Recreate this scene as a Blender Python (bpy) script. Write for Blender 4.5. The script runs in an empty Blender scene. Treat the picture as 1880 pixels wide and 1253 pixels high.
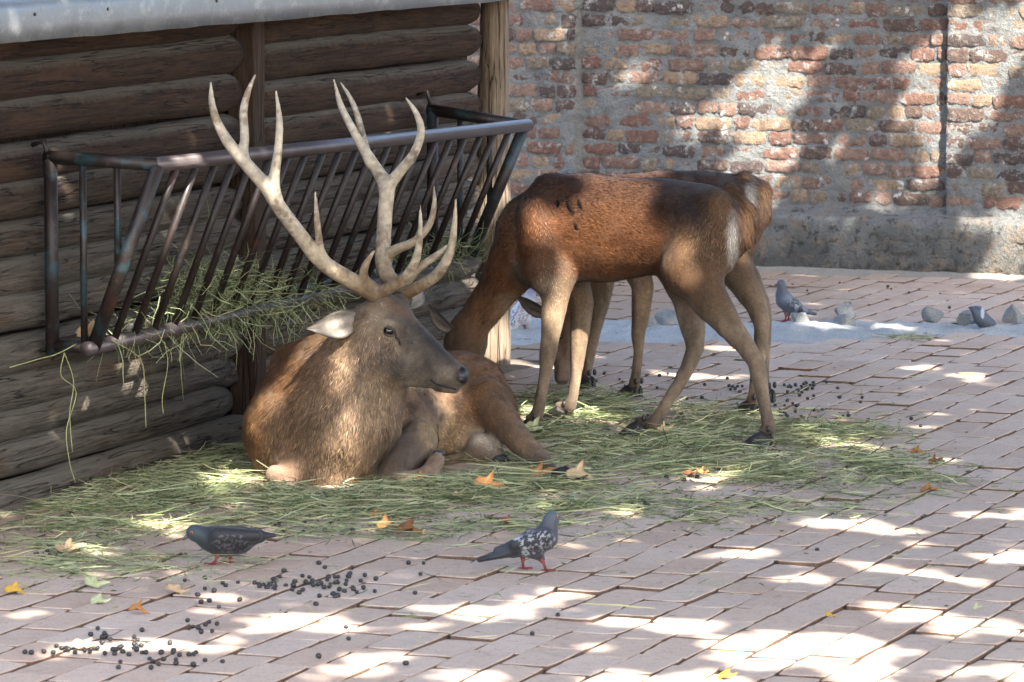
import bpy, math, random
import numpy as np
from mathutils import Vector, noise as mnoise

SC = bpy.context.scene
COL = SC.collection
R = math.radians
rng = np.random.default_rng(7)
random.seed(7)

# ------------------------------------------------------------------ camera
FPX, CAMH = 8600.0, 2.25
PITCH = math.atan2(910.5, FPX)
cd = bpy.data.cameras.new('camera')
cd.sensor_width = 36.0
cd.sensor_fit = 'HORIZONTAL'
cd.lens = 36.0 * FPX / 1880.0
cd.clip_start, cd.clip_end = 0.5, 400
cam = bpy.data.objects.new('camera', cd)
COL.objects.link(cam)
cam.location = (0, 0, CAMH)
cam.rotation_euler = (math.pi / 2 - PITCH, 0, 0)
cd.dof.use_dof = True
cd.dof.focus_distance = 17.6
cd.dof.aperture_fstop = 13.0
SC.camera = cam

# ------------------------------------------------------------------ light
SUN_EL, SUN_AZ = R(45), R(23)            # azimuth: to the right of straight behind the camera
SUND = np.array([math.cos(SUN_EL) * math.sin(SUN_AZ), -math.cos(SUN_EL) * math.cos(SUN_AZ), math.sin(SUN_EL)])
w = bpy.data.worlds.new('World')
SC.world = w
w.use_nodes = True
nt = w.node_tree
sky = nt.nodes.new('ShaderNodeTexSky')
sky.sky_type = 'NISHITA'
sky.sun_disc = False
sky.sun_elevation = SUN_EL
sky.sun_rotation = math.atan2(SUND[0], SUND[1])
sky.air_density, sky.dust_density, sky.ozone_density = 0.9, 3.0, 1.0
bg = nt.nodes['Background']
bg.inputs['Strength'].default_value = 0.15
nt.links.new(sky.outputs[0], bg.inputs['Color'])
sl = bpy.data.lights.new('sun', 'SUN')
sl.energy, sl.angle, sl.color = 5.0, R(0.53), (1.0, 0.94, 0.84)
sun = bpy.data.objects.new('sun', sl)
COL.objects.link(sun)
sun.location = (6, -6, 14)
sun.rotation_euler = Vector(SUND).to_track_quat('Z', 'Y').to_euler()
SC.view_settings.view_transform = 'Standard'
SC.view_settings.look = 'None'
SC.view_settings.exposure = 2.25
SC.view_settings.gamma = 1.0
SC.view_settings.use_curve_mapping = False
SC.cycles.use_denoising = True
SC.cycles.max_bounces = 6
SC.cycles.diffuse_bounces = 4
SC.cycles.sample_clamp_indirect = 6

# ------------------------------------------------------------------ photo -> place
CP, SP = math.cos(PITCH), math.sin(PITCH)
CAM = np.array([0, 0, CAMH])


def ray(x, y):
    r, u_ = (x - 940) / FPX, (626.5 - y) / FPX
    return np.array([r, CP + u_ * SP, -SP + u_ * CP])


def G(x, y, z=0.0):
    d = ray(x, y)
    return CAM + d * ((z - CAMH) / d[2])


def P(x, y, Y):
    d = ray(x, y)
    return CAM + d * (Y / d[1])


def proj(q):
    q = np.asarray(q, float) - CAM
    f_ = q[..., 1] * CP - q[..., 2] * SP
    u_ = q[..., 1] * SP + q[..., 2] * CP
    return np.stack([940 + FPX * q[..., 0] / f_, 626.5 - FPX * u_ / f_], -1)


U = np.array([0.3584, 0.9336, 0.0])       # along the shed wall, away from the camera
V = np.array([0.9336, -0.3584, 0.0])      # along the brick wall, to the right
A0 = np.array([-1.75, 16.05, 0.0])        # foot of the shed wall
B0 = np.array([2.007, 24.66, 0.0])        # foot of the brick wall's plinth
YAW = math.atan2(U[1], U[0])


def S(t, o, z):                            # shed wall frame
    return A0 + U * t + V * o + np.array([0, 0, z])


# ------------------------------------------------------------------ helpers
def tag(o, label=None, cat=None, group=None, kind=None):
    if label: o['label'] = label
    if cat: o['category'] = cat
    if group: o['group'] = group
    if kind: o['kind'] = kind
    return o


def link(name, data, parent=None):
    o = bpy.data.objects.new(name, data)
    COL.objects.link(o)
    if parent is not None:
        o.parent = parent
    return o


def empty(name, loc=(0, 0, 0), rz=0.0):
    o = link(name, None)
    o.location = loc
    o.rotation_euler = (0, 0, rz)
    o.empty_display_size = 0.1
    return o


def mesh(name, v, f, mat, smooth=False, cols=None, extra=None):
    m = bpy.data.meshes.new(name)
    v = np.asarray(v, np.float32)
    if isinstance(f, np.ndarray):
        k = f.shape[1]
        m.vertices.add(len(v))
        m.vertices.foreach_set('co', v.ravel())
        m.loops.add(f.size)
        m.loops.foreach_set('vertex_index', f.astype(np.int32).ravel())
        m.polygons.add(len(f))
        m.polygons.foreach_set('loop_start', np.arange(0, f.size, k, dtype=np.int32))
        m.polygons.foreach_set('loop_total', np.full(len(f), k, np.int32))
        m.update(calc_edges=True)
    else:
        m.from_pydata(v.tolist(), [], f)
    m.validate()
    if mat: m.materials.append(mat)
    if smooth: m.polygons.foreach_set('use_smooth', np.ones(len(m.polygons), bool))
    if cols is not None:
        c = m.color_attributes.new('col', 'FLOAT_COLOR', 'POINT')
        cc = np.ones((len(v), 4), np.float32)
        cc[:, :3] = cols
        c.data.foreach_set('color', cc.ravel())
    m.update()
    return m


def rel(parent, v):                        # world points -> parent's frame (parent: translation + yaw)
    v = np.asarray(v, float) - np.array(parent.location)
    a = -parent.rotation_euler[2]
    c, s = math.cos(a), math.sin(a)
    return np.stack([v[..., 0] * c - v[..., 1] * s, v[..., 0] * s + v[..., 1] * c, v[..., 2]], -1)


def fbm(p, s=1.0, o=3):
    return mnoise.fractal(Vector((p[0] * s, p[1] * s, p[2] * s)), 0.6, 2.1, o)


def tube(path, rad, n=10, cap=True):       # path: points, rad: scalar or list
    path = [np.asarray(q, float) for q in path]
    if np.isscalar(rad): rad = [rad] * len(path)
    v, f = [], []
    ref = None
    for i, q in enumerate(path):
        a = path[max(i - 1, 0)]
        b = path[min(i + 1, len(path) - 1)]
        t = (b - a) / (np.linalg.norm(b - a) + 1e-9)
        if ref is None:
            ref = np.array([0, 0, 1.0]) if abs(t[2]) < 0.9 else np.array([1.0, 0, 0])
        x = np.cross(t, ref); x /= np.linalg.norm(x)
        y = np.cross(x, t); ref = y
        for k in range(n):
            g = 2 * math.pi * k / n
            v.append(q + rad[i] * (math.cos(g) * x + math.sin(g) * y))
    m = len(path)
    for i in range(m - 1):
        for k in range(n):
            f.append((i * n + k, i * n + (k + 1) % n, (i + 1) * n + (k + 1) % n, (i + 1) * n + k))
    if cap:
        f.append(tuple(range(n))[::-1])
        f.append(tuple((m - 1) * n + k for k in range(n)))
    return v, [tuple(int(i) for i in q) for q in f]


def merge(parts):
    v, f = [], []
    for a, b in parts:
        o = len(v)
        v += list(a)
        f += [tuple(i + o for i in q) for q in b]
    return v, f


def box(c, ax, ay, az):                    # centre + three half-axis vectors
    c, ax, ay, az = [np.asarray(q, float) for q in (c, ax, ay, az)]
    v = [c + i * ax + j * ay + k * az for k in (-1, 1) for j in (-1, 1) for i in (-1, 1)]
    return v, [(0, 2, 3, 1), (4, 5, 7, 6), (0, 1, 5, 4), (2, 6, 7, 3), (0, 4, 6, 2), (1, 3, 7, 5)]


def spline(pts, n=6):                      # Catmull-Rom over rows of numbers
    p = np.asarray(pts, float)
    p = np.vstack([2 * p[0] - p[1], p, 2 * p[-1] - p[-2]])
    out = []
    for i in range(1, len(p) - 2):
        for k in range(n):
            t = k / n
            out.append(0.5 * (2 * p[i] + (p[i + 1] - p[i - 1]) * t + (2 * p[i - 1] - 5 * p[i] + 4 * p[i + 1] - p[i + 2]) * t * t
                              + (3 * p[i] - p[i - 1] - 3 * p[i + 1] + p[i + 2]) * t ** 3))
    out.append(p[-2])
    return np.array(out)


# ------------------------------------------------------------------ materials
class NT:
    def __init__(self, name):
        self.m = bpy.data.materials.new(name)
        self.m.use_nodes = True
        self.t = self.m.node_tree
        self.b = self.t.nodes['Principled BSDF']

    def n(self, typ, ins=None, **props):
        nd = self.t.nodes.new('ShaderNode' + typ)
        for k, v_ in props.items(): setattr(nd, k, v_)
        for k, v_ in (ins or {}).items(): self.set(nd.inputs[k], v_)
        return nd

    def set(self, sock, v_):
        if isinstance(v_, bpy.types.NodeSocket): self.t.links.new(v_, sock)
        elif hasattr(v_, '__len__') and sock.type == 'RGBA': sock.default_value = (*v_[:3], 1)
        else: sock.default_value = v_

    def coord(self, scale=(1, 1, 1), kind='Object'):
        tc = self.n('TexCoord')
        return self.n('Mapping', {'Vector': tc.outputs[kind], 'Scale': scale}).outputs[0]

    def noise(self, scale, vec=None, detail=4, rough=0.55):
        nd = self.n('TexNoise', {'Scale': scale, 'Detail': detail, 'Roughness': rough})
        if vec is not None: self.t.links.new(vec, nd.inputs['Vector'])
        return nd.outputs['Fac']

    def ramp(self, fac, stops, interp='LINEAR'):
        nd = self.n('ValToRGB', {'Fac': fac})
        e = nd.color_ramp
        e.interpolation = interp
        while len(e.elements) < len(stops): e.elements.new(0.5)
        for el, (p_, c) in zip(e.elements, stops):
            el.position = p_
            el.color = (*c, 1) if hasattr(c, '__len__') else (c, c, c, 1)
        return nd.outputs[0]

    def mix(self, fac, a, b, mode='MIX'):
        nd = self.n('Mix', data_type='RGBA', blend_type=mode)
        self.set(nd.inputs[0], fac)
        self.set(nd.inputs[6], a)
        self.set(nd.inputs[7], b)
        return nd.outputs[2]

    def math(self, op, a, b=0.0):
        nd = self.n('Math', operation=op)
        self.set(nd.inputs[0], a)
        self.set(nd.inputs[1], b)
        return nd.outputs[0]

    def bump(self, h, strength=0.5, dist=0.01):
        nd = self.n('Bump', {'Height': h, 'Strength': strength, 'Distance': dist})
        self.t.links.new(nd.outputs[0], self.b.inputs['Normal'])

    def out(self, color, rough=0.8, spec=0.3, metal=0.0, sheen=0.0):
        self.set(self.b.inputs['Base Color'], color)
        self.set(self.b.inputs['Roughness'], rough)
        self.set(self.b.inputs['Specular IOR Level'], spec)
        self.set(self.b.inputs['Metallic'], metal)
        if sheen: self.b.inputs['Sheen Weight'].default_value = sheen
        return self.m


def plain(name, c, rough=0.6, spec=0.4, var=0.0, scale=20):
    k = NT(name)
    if var:
        n_ = k.noise(scale, k.coord())
        c = k.mix(n_, [q * (1 - var) for q in c], [min(1, q * (1 + var)) for q in c])
    return k.out(c, rough, spec)


def m_paver(name, attr):
    k = NT(name)
    rnd = k.n('Attribute', attribute_name='rnd').outputs['Fac'] if attr else k.n('ObjectInfo').outputs['Random']
    geo = k.n('NewGeometry').outputs['Position']
    base = k.ramp(rnd, [(0.0, (0.44, 0.315, 0.235)), (0.25, (0.54, 0.40, 0.305)), (0.5, (0.49, 0.37, 0.29)), (0.75, (0.57, 0.44, 0.35)), (1.0, (0.47, 0.315, 0.225))])
    big = k.noise(1.6, geo, 5, 0.6)
    dust = k.ramp(big, [(0.35, 0.0), (0.7, 1.0)])
    c = k.mix(k.math('MULTIPLY', dust, 0.45), base, (0.57, 0.475, 0.385))
    med = k.noise(22, geo, 5, 0.65)
    c = k.mix(k.ramp(med, [(0.3, 0.34), (0.5, 0.0)]), c, (0.24, 0.175, 0.15))
    grit = k.noise(110, geo, 3, 0.7)
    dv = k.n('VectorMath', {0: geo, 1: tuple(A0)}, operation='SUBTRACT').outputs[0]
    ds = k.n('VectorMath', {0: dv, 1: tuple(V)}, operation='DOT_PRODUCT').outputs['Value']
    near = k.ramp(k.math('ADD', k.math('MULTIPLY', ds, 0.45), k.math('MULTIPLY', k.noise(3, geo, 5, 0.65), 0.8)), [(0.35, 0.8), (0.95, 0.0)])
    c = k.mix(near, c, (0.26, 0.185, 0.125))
    c = k.mix(k.ramp(grit, [(0.32, 0.8), (0.42, 0.0)]), c, (0.20, 0.14, 0.115))
    c = k.mix(k.ramp(k.noise(7, geo, 6, 0.7), [(0.62, 0.0), (0.78, 0.5)]), c, (0.52, 0.47, 0.43))
    k.bump(k.math('ADD', k.math('MULTIPLY', med, 1.0), k.math('MULTIPLY', grit, 0.35)), 0.5, 0.006)
    return k.out(c, 0.88, 0.25)


def m_soil(name, a, b, s=14):
    k = NT(name)
    geo = k.n('NewGeometry').outputs['Position']
    n1 = k.noise(s, geo, 6, 0.65)
    n2 = k.noise(130, geo, 3, 0.7)
    c = k.mix(n1, a, b)
    c = k.mix(k.ramp(n2, [(0.35, 0.5), (0.55, 0.0)]), c, [q * 0.45 for q in a])
    k.bump(k.math('ADD', n1, k.math('MULTIPLY', n2, 0.5)), 0.8, 0.012)
    return k.out(c, 0.95, 0.15)


def m_brick():
    k = NT('old_brick')
    rnd = k.n('ObjectInfo').outputs['Random']
    geo = k.n('NewGeometry').outputs['Position']
    base = k.ramp(rnd, [(0.0, (0.19, 0.105, 0.08)), (0.13, (0.25, 0.16, 0.125)), (0.26, (0.115, 0.08, 0.068)), (0.4, (0.30, 0.215, 0.145)),
                        (0.52, (0.20, 0.125, 0.10)), (0.64, (0.085, 0.068, 0.065)), (0.76, (0.26, 0.17, 0.13)), (0.88, (0.22, 0.18, 0.135)), (1.0, (0.15, 0.095, 0.082))], 'CONSTANT')
    n1 = k.noise(34, geo, 6, 0.7)
    n2 = k.noise(9, geo, 5, 0.6)
    n3 = k.noise(120, geo, 4, 0.7)
    c = k.mix(k.ramp(n1, [(0.34, 0.75), (0.5, 0.0)]), base, (0.11, 0.08, 0.07))
    c = k.mix(k.ramp(n1, [(0.52, 0.0), (0.68, 0.55)]), c, (0.40, 0.30, 0.23))
    c = k.mix(k.ramp(k.noise(15, geo, 7, 0.75), [(0.56, 0.0), (0.64, 0.72)]), c, (0.44, 0.44, 0.42))
    c = k.mix(k.ramp(n2, [(0.66, 0.0), (0.70, 0.85)]), c, (0.66, 0.64, 0.60))
    k.bump(k.math('ADD', n1, k.math('MULTIPLY', n3, 0.6)), 1.0, 0.02)
    return k.out(c, 0.92, 0.2)


def m_mortar(name='mortar', dark=0.0):
    k = NT(name)
    geo = k.n('NewGeometry').outputs['Position']
    n1 = k.noise(5, geo, 6, 0.65)
    n2 = k.noise(60, geo, 5, 0.7)
    c = k.mix(k.ramp(n1, [(0.3, 0.0), (0.7, 1.0)]), (0.15, 0.155, 0.152), (0.27, 0.27, 0.258))
    c = k.mix(k.ramp(n2, [(0.32, 0.6), (0.48, 0.0)]), c, (0.15, 0.15, 0.145))
    c = k.mix(k.ramp(k.noise(8, geo, 4, 0.6), [(0.6, 0.0), (0.75, 0.35)]), c, (0.30, 0.22, 0.17))
    if dark:
        z = k.n('SeparateXYZ', {'Vector': geo}).outputs['Z']
        d = k.ramp(k.math('ADD', z, k.math('MULTIPLY', n1, 0.25)), [(0.12, dark), (0.5, 0.0)])
        c = k.mix(d, c, (0.075, 0.068, 0.058))
        n4 = k.noise(11, geo, 6, 0.7)
        c = k.mix(k.ramp(n4, [(0.5, 0.0), (0.6, 0.65)]), c, (0.22, 0.17, 0.125))
        c = k.mix(k.ramp(k.noise(24, geo, 6, 0.75), [(0.38, 0.8), (0.47, 0.0)]), c, (0.045, 0.042, 0.038))
    k.bump(k.math('ADD', n2, n1), 1.0, 0.022)
    return k.out(c, 0.95, 0.15)


def m_log():
    k = NT('weathered_log')
    tc = k.n('TexCoord')
    rnd = k.n('ObjectInfo').outputs['Random']
    off = k.n('CombineXYZ', {'X': k.math('MULTIPLY', rnd, 37.0), 'Y': k.math('MULTIPLY', rnd, 11.0)}).outputs[0]
    vec = k.n('VectorMath', {0: tc.outputs['Object'], 1: off}, operation='ADD').outputs[0]
    st = k.n('Mapping', {'Vector': vec, 'Scale': (1.6, 26, 26)}).outputs[0]
    crk = k.n('Mapping', {'Vector': vec, 'Scale': (0.9, 17, 17)}).outputs[0]
    blot = k.n('Mapping', {'Vector': vec, 'Scale': (2.2, 7, 7)}).outputs[0]
    g = k.ramp(k.noise(3.0, st, 7, 0.75), [(0.32, 0.0), (0.68, 1.0)])
    geo = k.n('NewGeometry')
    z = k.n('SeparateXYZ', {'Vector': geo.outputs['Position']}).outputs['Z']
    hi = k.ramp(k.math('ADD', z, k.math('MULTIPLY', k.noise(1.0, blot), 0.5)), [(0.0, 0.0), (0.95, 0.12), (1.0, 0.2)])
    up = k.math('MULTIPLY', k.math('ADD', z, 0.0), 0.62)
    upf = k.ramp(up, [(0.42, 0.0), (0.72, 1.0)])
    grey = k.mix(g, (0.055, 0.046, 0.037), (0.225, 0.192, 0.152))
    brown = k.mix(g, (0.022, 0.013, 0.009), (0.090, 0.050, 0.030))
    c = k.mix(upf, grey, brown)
    b = k.noise(1.3, blot, 4, 0.6)
    c = k.mix(k.ramp(b, [(0.5, 0.0), (0.68, 0.6)]), c, (0.105, 0.060, 0.034))
    c = k.mix(k.ramp(b, [(0.25, 0.55), (0.42, 0.0)]), c, (0.028, 0.021, 0.017))
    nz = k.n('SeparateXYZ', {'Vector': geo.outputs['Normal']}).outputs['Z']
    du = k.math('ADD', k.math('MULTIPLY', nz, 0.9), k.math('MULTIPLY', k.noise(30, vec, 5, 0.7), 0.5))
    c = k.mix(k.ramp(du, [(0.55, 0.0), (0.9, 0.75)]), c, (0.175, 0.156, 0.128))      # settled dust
    ck = k.noise(2.4, crk, 2, 0.4)
    ln = k.ramp(ck, [(0.475, 0.0), (0.5, 1.0), (0.525, 0.0)])
    ln = k.math('MULTIPLY', ln, k.ramp(k.noise(1.1, blot, 3), [(0.38, 0.0), (0.52, 1.0)]))
    c = k.mix(ln, c, (0.018, 0.014, 0.012))
    fl = k.ramp(k.noise(190, vec, 2, 0.5), [(0.72, 0.0), (0.76, 0.6)])
    c = k.mix(fl, c, (0.34, 0.29, 0.20))
    k.bump(k.math('SUBTRACT', g, k.math('MULTIPLY', ln, 1.6)), 0.9, 0.008)
    return k.out(c, 0.82, 0.25)


def m_post(name, a, b):
    k = NT(name)
    st = k.coord((24, 24, 1.5))
    g = k.noise(3.0, st, 6, 0.7)
    c = k.mix(k.ramp(g, [(0.3, 0.0), (0.7, 1.0)]), a, b)
    ln = k.ramp(k.noise(2.2, k.coord((16, 16, 0.8)), 2, 0.4), [(0.48, 0.0), (0.5, 0.9), (0.52, 0.0)])
    c = k.mix(ln, c, [q * 0.2 for q in a])
    k.bump(k.math('SUBTRACT', g, ln), 0.9, 0.008)
    return k.out(c, 0.85, 0.2)


def m_zinc():
    k = NT('galvanised_sheet')
    v_ = k.coord((1, 1, 1))
    n1 = k.noise(9, k.coord((1.0, 3.0, 1.0)), 6, 0.7)
    n2 = k.noise(45, v_, 4, 0.6)
    c = k.mix(n1, (0.17, 0.19, 0.215), (0.42, 0.44, 0.46))
    c = k.mix(k.ramp(n2, [(0.6, 0.0), (0.75, 0.5)]), c, (0.20, 0.18, 0.16))
    c = k.mix(k.ramp(k.noise(5, k.coord((2.0, 1.0, 2.4)), 6, 0.75), [(0.52, 0.0), (0.68, 0.5)]), c, (0.66, 0.67, 0.66))
    k.bump(n1, 0.35, 0.01)
    return k.out(c, k.ramp(n1, [(0.3, 0.38), (0.7, 0.62)]), 0.5, 0.55)


def m_pipe(name='worn_painted_pipe', teal=0.0):
    k = NT(name)
    v_ = k.coord()
    n1 = k.noise(7, v_, 5, 0.65)
    n2 = k.noise(28, v_, 5, 0.7)
    c = k.mix(k.ramp(n1, [(0.52 + teal, 0.0), (0.60 + teal, 0.8)]), (0.026, 0.019, 0.017), (0.028, 0.062, 0.075))
    c = k.mix(k.ramp(n1, [(0.30, 0.8), (0.40, 0.0)]), c, (0.075, 0.034, 0.024))
    c = k.mix(k.ramp(n2, [(0.58, 0.0), (0.7, 0.7)]), c, (0.085, 0.062, 0.050))
    k.bump(n2, 0.25, 0.004)
    return k.out(c, k.ramp(n2, [(0.3, 0.36), (0.7, 0.6)]), 0.5, 0.25)


def m_rail():
    k = NT('rubbed_steel_rail')
    v_ = k.coord()
    n1 = k.noise(6, v_, 5, 0.65)
    n2 = k.noise(40, v_, 4, 0.7)
    c = k.mix(n1, (0.055, 0.042, 0.041), (0.15, 0.125, 0.13))
    c = k.mix(k.ramp(n2, [(0.6, 0.0), (0.72, 0.6)]), c, (0.16, 0.10, 0.07))
    k.bump(n2, 0.2, 0.003)
    return k.out(c, 0.38, 0.5, 0.45)


def m_attr(name, rough=0.75, spec=0.25, sheen=0.0, bump=None, var=None):
    k = NT(name)
    c = k.n('Attribute', attribute_name='col').outputs['Color']
    if var:
        n_ = k.noise(var[0], k.coord(), 5, 0.7)
        c = k.mix(k.ramp(n_, [(0.3, 1.0), (0.6, 0.0)]), c, k.mix(1.0, c, (var[1],) * 3, 'MULTIPLY'))
    if bump: k.bump(k.noise(bump[0], k.coord(), 4, 0.7), bump[1], bump[2])
    return k.out(c, rough, spec, 0, sheen)


M = dict(
    paver=m_paver('clay_paver', False), paver_mass=m_paver('clay_paver_mass', True),
    bed=m_soil('joint_dirt', (0.05, 0.042, 0.033), (0.12, 0.10, 0.078), 20),
    joint=m_soil('dirty_paver_edge', (0.12, 0.078, 0.055), (0.25, 0.155, 0.105), 26),
    ground=m_soil('bare_ground', (0.17, 0.14, 0.11), (0.28, 0.23, 0.18), 3),
    dirt=m_soil('trodden_dirt', (0.13, 0.105, 0.082), (0.27, 0.22, 0.175), 10),
    sand=m_soil('sandy_mortar_dirt', (0.22, 0.20, 0.165), (0.40, 0.36, 0.30), 12),
    concrete=m_soil('rough_concrete', (0.26, 0.265, 0.255), (0.56, 0.56, 0.54), 7),
    stone=m_soil('rubble_stone', (0.16, 0.165, 0.16), (0.36, 0.36, 0.345), 16),
    brick=m_brick(), mortar=m_mortar(), plinth=m_mortar('plinth_render', 0.8),
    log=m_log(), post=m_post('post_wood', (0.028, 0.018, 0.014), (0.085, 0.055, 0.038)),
    post2=m_post('bleached_post_wood', (0.11, 0.075, 0.052), (0.36, 0.285, 0.21)),
    zinc=m_zinc(), pipe=m_pipe(), bar=m_pipe('dark_bar_paint', 0.12), rail=m_rail(),
    skin=m_attr('deer_hide', 0.75, 0.2, 0.1, (240, 0.5, 0.006), (60, 0.65)),
    fur=m_attr('deer_fur', 0.55, 0.3),
    antler=m_attr('antler_bone', 0.5, 0.4, 0, (70, 0.5, 0.006), (22, 0.55)),
    hoof=plain('hoof_horn', (0.022, 0.019, 0.018), 0.4, 0.5, 0.4, 60),
    eye=plain('dark_eye', (0.006, 0.004, 0.003), 0.06, 0.7),
    nose=plain('wet_nose', (0.013, 0.012, 0.014), 0.42, 0.5, 0.6, 220),
    hay=m_attr('dry_hay', 0.7, 0.25),
    leaf=m_attr('dry_leaf', 0.7, 0.25, 0, (60, 0.4, 0.004), (30, 0.7)),
    feather=m_attr('pigeon_feather', 0.55, 0.35, 0.1, (300, 0.3, 0.003)),
    pink=plain('pigeon_leg_skin', (0.20, 0.045, 0.045), 0.6, 0.3, 0.3, 200),
    beak=plain('pigeon_beak', (0.10, 0.095, 0.10), 0.5, 0.4),
    orange=plain('pigeon_iris', (0.55, 0.16, 0.03), 0.2, 0.6),
    pellet=plain('droppings_crust', (0.022, 0.020, 0.019), 0.42, 0.5, 0.5, 150),
    bark=m_soil('tree_bark', (0.12, 0.09, 0.07), (0.26, 0.21, 0.16), 8),
    foliage=plain('tree_leaf', (0.065, 0.10, 0.028), 0.6, 0.3, 0.3, 3),
)

# ------------------------------------------------------------------ ground and paving
g = link('ground', mesh('ground', [(-150, -120, -0.06), (150, -120, -0.06), (150, 180, -0.06), (-150, 180, -0.06)], [(0, 1, 2, 3)], M['ground']))
tag(g, kind='structure')

# bed of joint dirt under the pavers, gently uneven
nx, ny = 90, 90
bv = []
for j in range(ny + 1):
    for i in range(nx + 1):
        a_, b_ = -12 + 20.6 * j / ny, -6 + 16 * i / nx
        q = B0 + U * a_ + V * b_
        q[2] = -0.010 + 0.004 * fbm(q, 3.0)
        bv.append(q)
bf = np.array([(j * (nx + 1) + i, j * (nx + 1) + i + 1, (j + 1) * (nx + 1) + i + 1, (j + 1) * (nx + 1) + i) for j in range(ny) for i in range(nx)])
paving = link('paving', mesh('paving_bed', bv, bf, M['bed'], True))
tag(paving, kind='structure')

PL, PW_ = 0.293, 0.1442


def paver_mesh(seed):
    r = random.Random(seed)
    hx, hy = PL / 2, PW_ / 2
    base = []
    for (x0, y0, x1, y1, n) in ((-hx, -hy, hx, -hy, 5), (hx, -hy, hx, hy, 3), (hx, hy, -hx, hy, 5), (-hx, hy, -hx, -hy, 3)):
        for k in range(n):
            t = k / n
            base.append((x0 + (x1 - x0) * t, y0 + (y1 - y0) * t))
    out = []
    for x, y in base:
        cut = 0.006 * r.random() ** 4 + 0.002 * r.random()
        if abs(x) > hx - 1e-6 and abs(y) > hy - 1e-6: cut += 0.003 + 0.010 * r.random() ** 3
        d = math.hypot(x, y)
        out.append((x - x / d * cut, y - math.copysign(min(abs(y), cut), y) * 0.6))
    n = len(out)
    v = [(x * 0.982, y * 0.965, r.uniform(-0.0012, 0.0012)) for x, y in out] + [(x, y, -0.0018 - 0.002 * r.random() ** 2) for x, y in out] + [(x, y, -0.05) for x, y in out]
    f = [tuple(range(n))]
    for k in range(n):
        l = (k + 1) % n
        f.append((n + k, n + l, l, k))
        f.append((2 * n + k, 2 * n + l, n + l, n + k))
    return v, f


PV = [paver_mesh(50 + i) for i in range(12)]
PM = []
for i, (v, f) in enumerate(PV):
    m_ = mesh('paver', v, f, M['paver'])
    m_.materials.append(M['joint'])
    for i_, p_ in enumerate(m_.polygons): p_.material_index = 1 if i_ and i_ % 2 == 0 else 0
    PM.append(m_)

# rough concrete gutter strip across the yard: near and far edges traced on the ground
EN = [(700, 655), (930, 640), (1060, 632), (1200, 628), (1330, 632), (1480, 636), (1600, 627), (1700, 617), (1880, 619), (2150, 622), (3300, 640)]
EF = [(700, 585), (930, 577), (1060, 582), (1200, 588), (1330, 590), (1480, 588), (1600, 586), (1700, 590), (1880, 592), (2150, 594), (3300, 606)]
en = np.array([G(*q) for q in EN]); ef = np.array([G(*q) for q in EF])


def in_strip(q):
    x = q[0]
    yn = np.interp(x, en[:, 0], en[:, 1]); yf = np.interp(x, ef[:, 0], ef[:, 1])
    return yn + 0.12 < q[1] < yf - 0.12


cand = []
for kb in range(-34, 62):
    for ka in range(-44, 2):
        r = random.Random(kb * 1000 + ka)
        a_ = (ka + 0.5 * (kb % 2)) * 0.300 + 0.05 * math.sin(kb * 2.3) + 0.012 * math.sin(ka * 1.7 + kb)
        b_ = kb * 0.1515
        q = B0 + U * (a_ - 0.25) + V * b_
        if ((q - A0) @ V < 0.20 and (q - A0) @ U < 4.75) or in_strip(q): continue
        if (q - B0) @ U > -0.22: continue
        pp = proj(q)
        if not (-420 < pp[0] < 3500 and 470 < pp[1] < 1560): continue
        hgt = 0.0045 * fbm(q, 0.8) + r.uniform(-0.003, 0.003)
        sx, sy = r.uniform(-0.008, 0.008), r.uniform(-0.016, 0.016)
        yaw = YAW + r.uniform(-0.02, 0.02) + 0.02 * fbm(q, 0.6)
        area = 1 / (q[1] ** 3)
        inside = -20 < pp[0] < 1900 and 480 < pp[1] < 1280
        hid = (-100 < pp[0] < 900 and pp[1] < 900) or (480 < pp[0] < 1450 and 700 < pp[1] < 900)
        cand.append((-(area if inside and not hid else area * 0.01), q, hgt, sx, sy, yaw, r.randrange(12), r.random(), r.random() < 0.5))
cand.sort(key=lambda c: c[0])
for (_, q, hgt, sx, sy, yaw, vi, rv, flip) in cand[:300]:
    o = link('paver', PM[vi], paving)
    o.location = (q[0], q[1], hgt)
    o.rotation_euler = (sx, sy, yaw + (math.pi if flip else 0))
mv, mf, mr = [], [], []
for (_, q, hgt, sx, sy, yaw, vi, rv, flip) in cand[300:]:
    v, f = PV[vi]
    c, s = math.cos(yaw + (math.pi if flip else 0)), math.sin(yaw + (math.pi if flip else 0))
    o_ = len(mv)
    for x, y, z in v:
        mv.append((q[0] + c * x - s * y, q[1] + s * x + c * y, z + hgt - sy * x + sx * y))
        mr.append(rv)
    mf += [tuple(i + o_ for i in t) for t in f]
m_ = mesh('paver_rest', mv, mf, M['paver_mass'])
m_.materials.append(M['joint'])
nf_ = len(PV[0][1])
m_.polygons.foreach_set('material_index', np.array([1 if (i_ % nf_) and (i_ % nf_) % 2 == 0 else 0 for i_ in range(len(mf))], np.int32))
at = m_.attributes.new('rnd', 'FLOAT', 'POINT')
at.data.foreach_set('value', np.array(mr, np.float32))
tag(link('paver_rest', m_, paving), kind='stuff')

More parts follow.
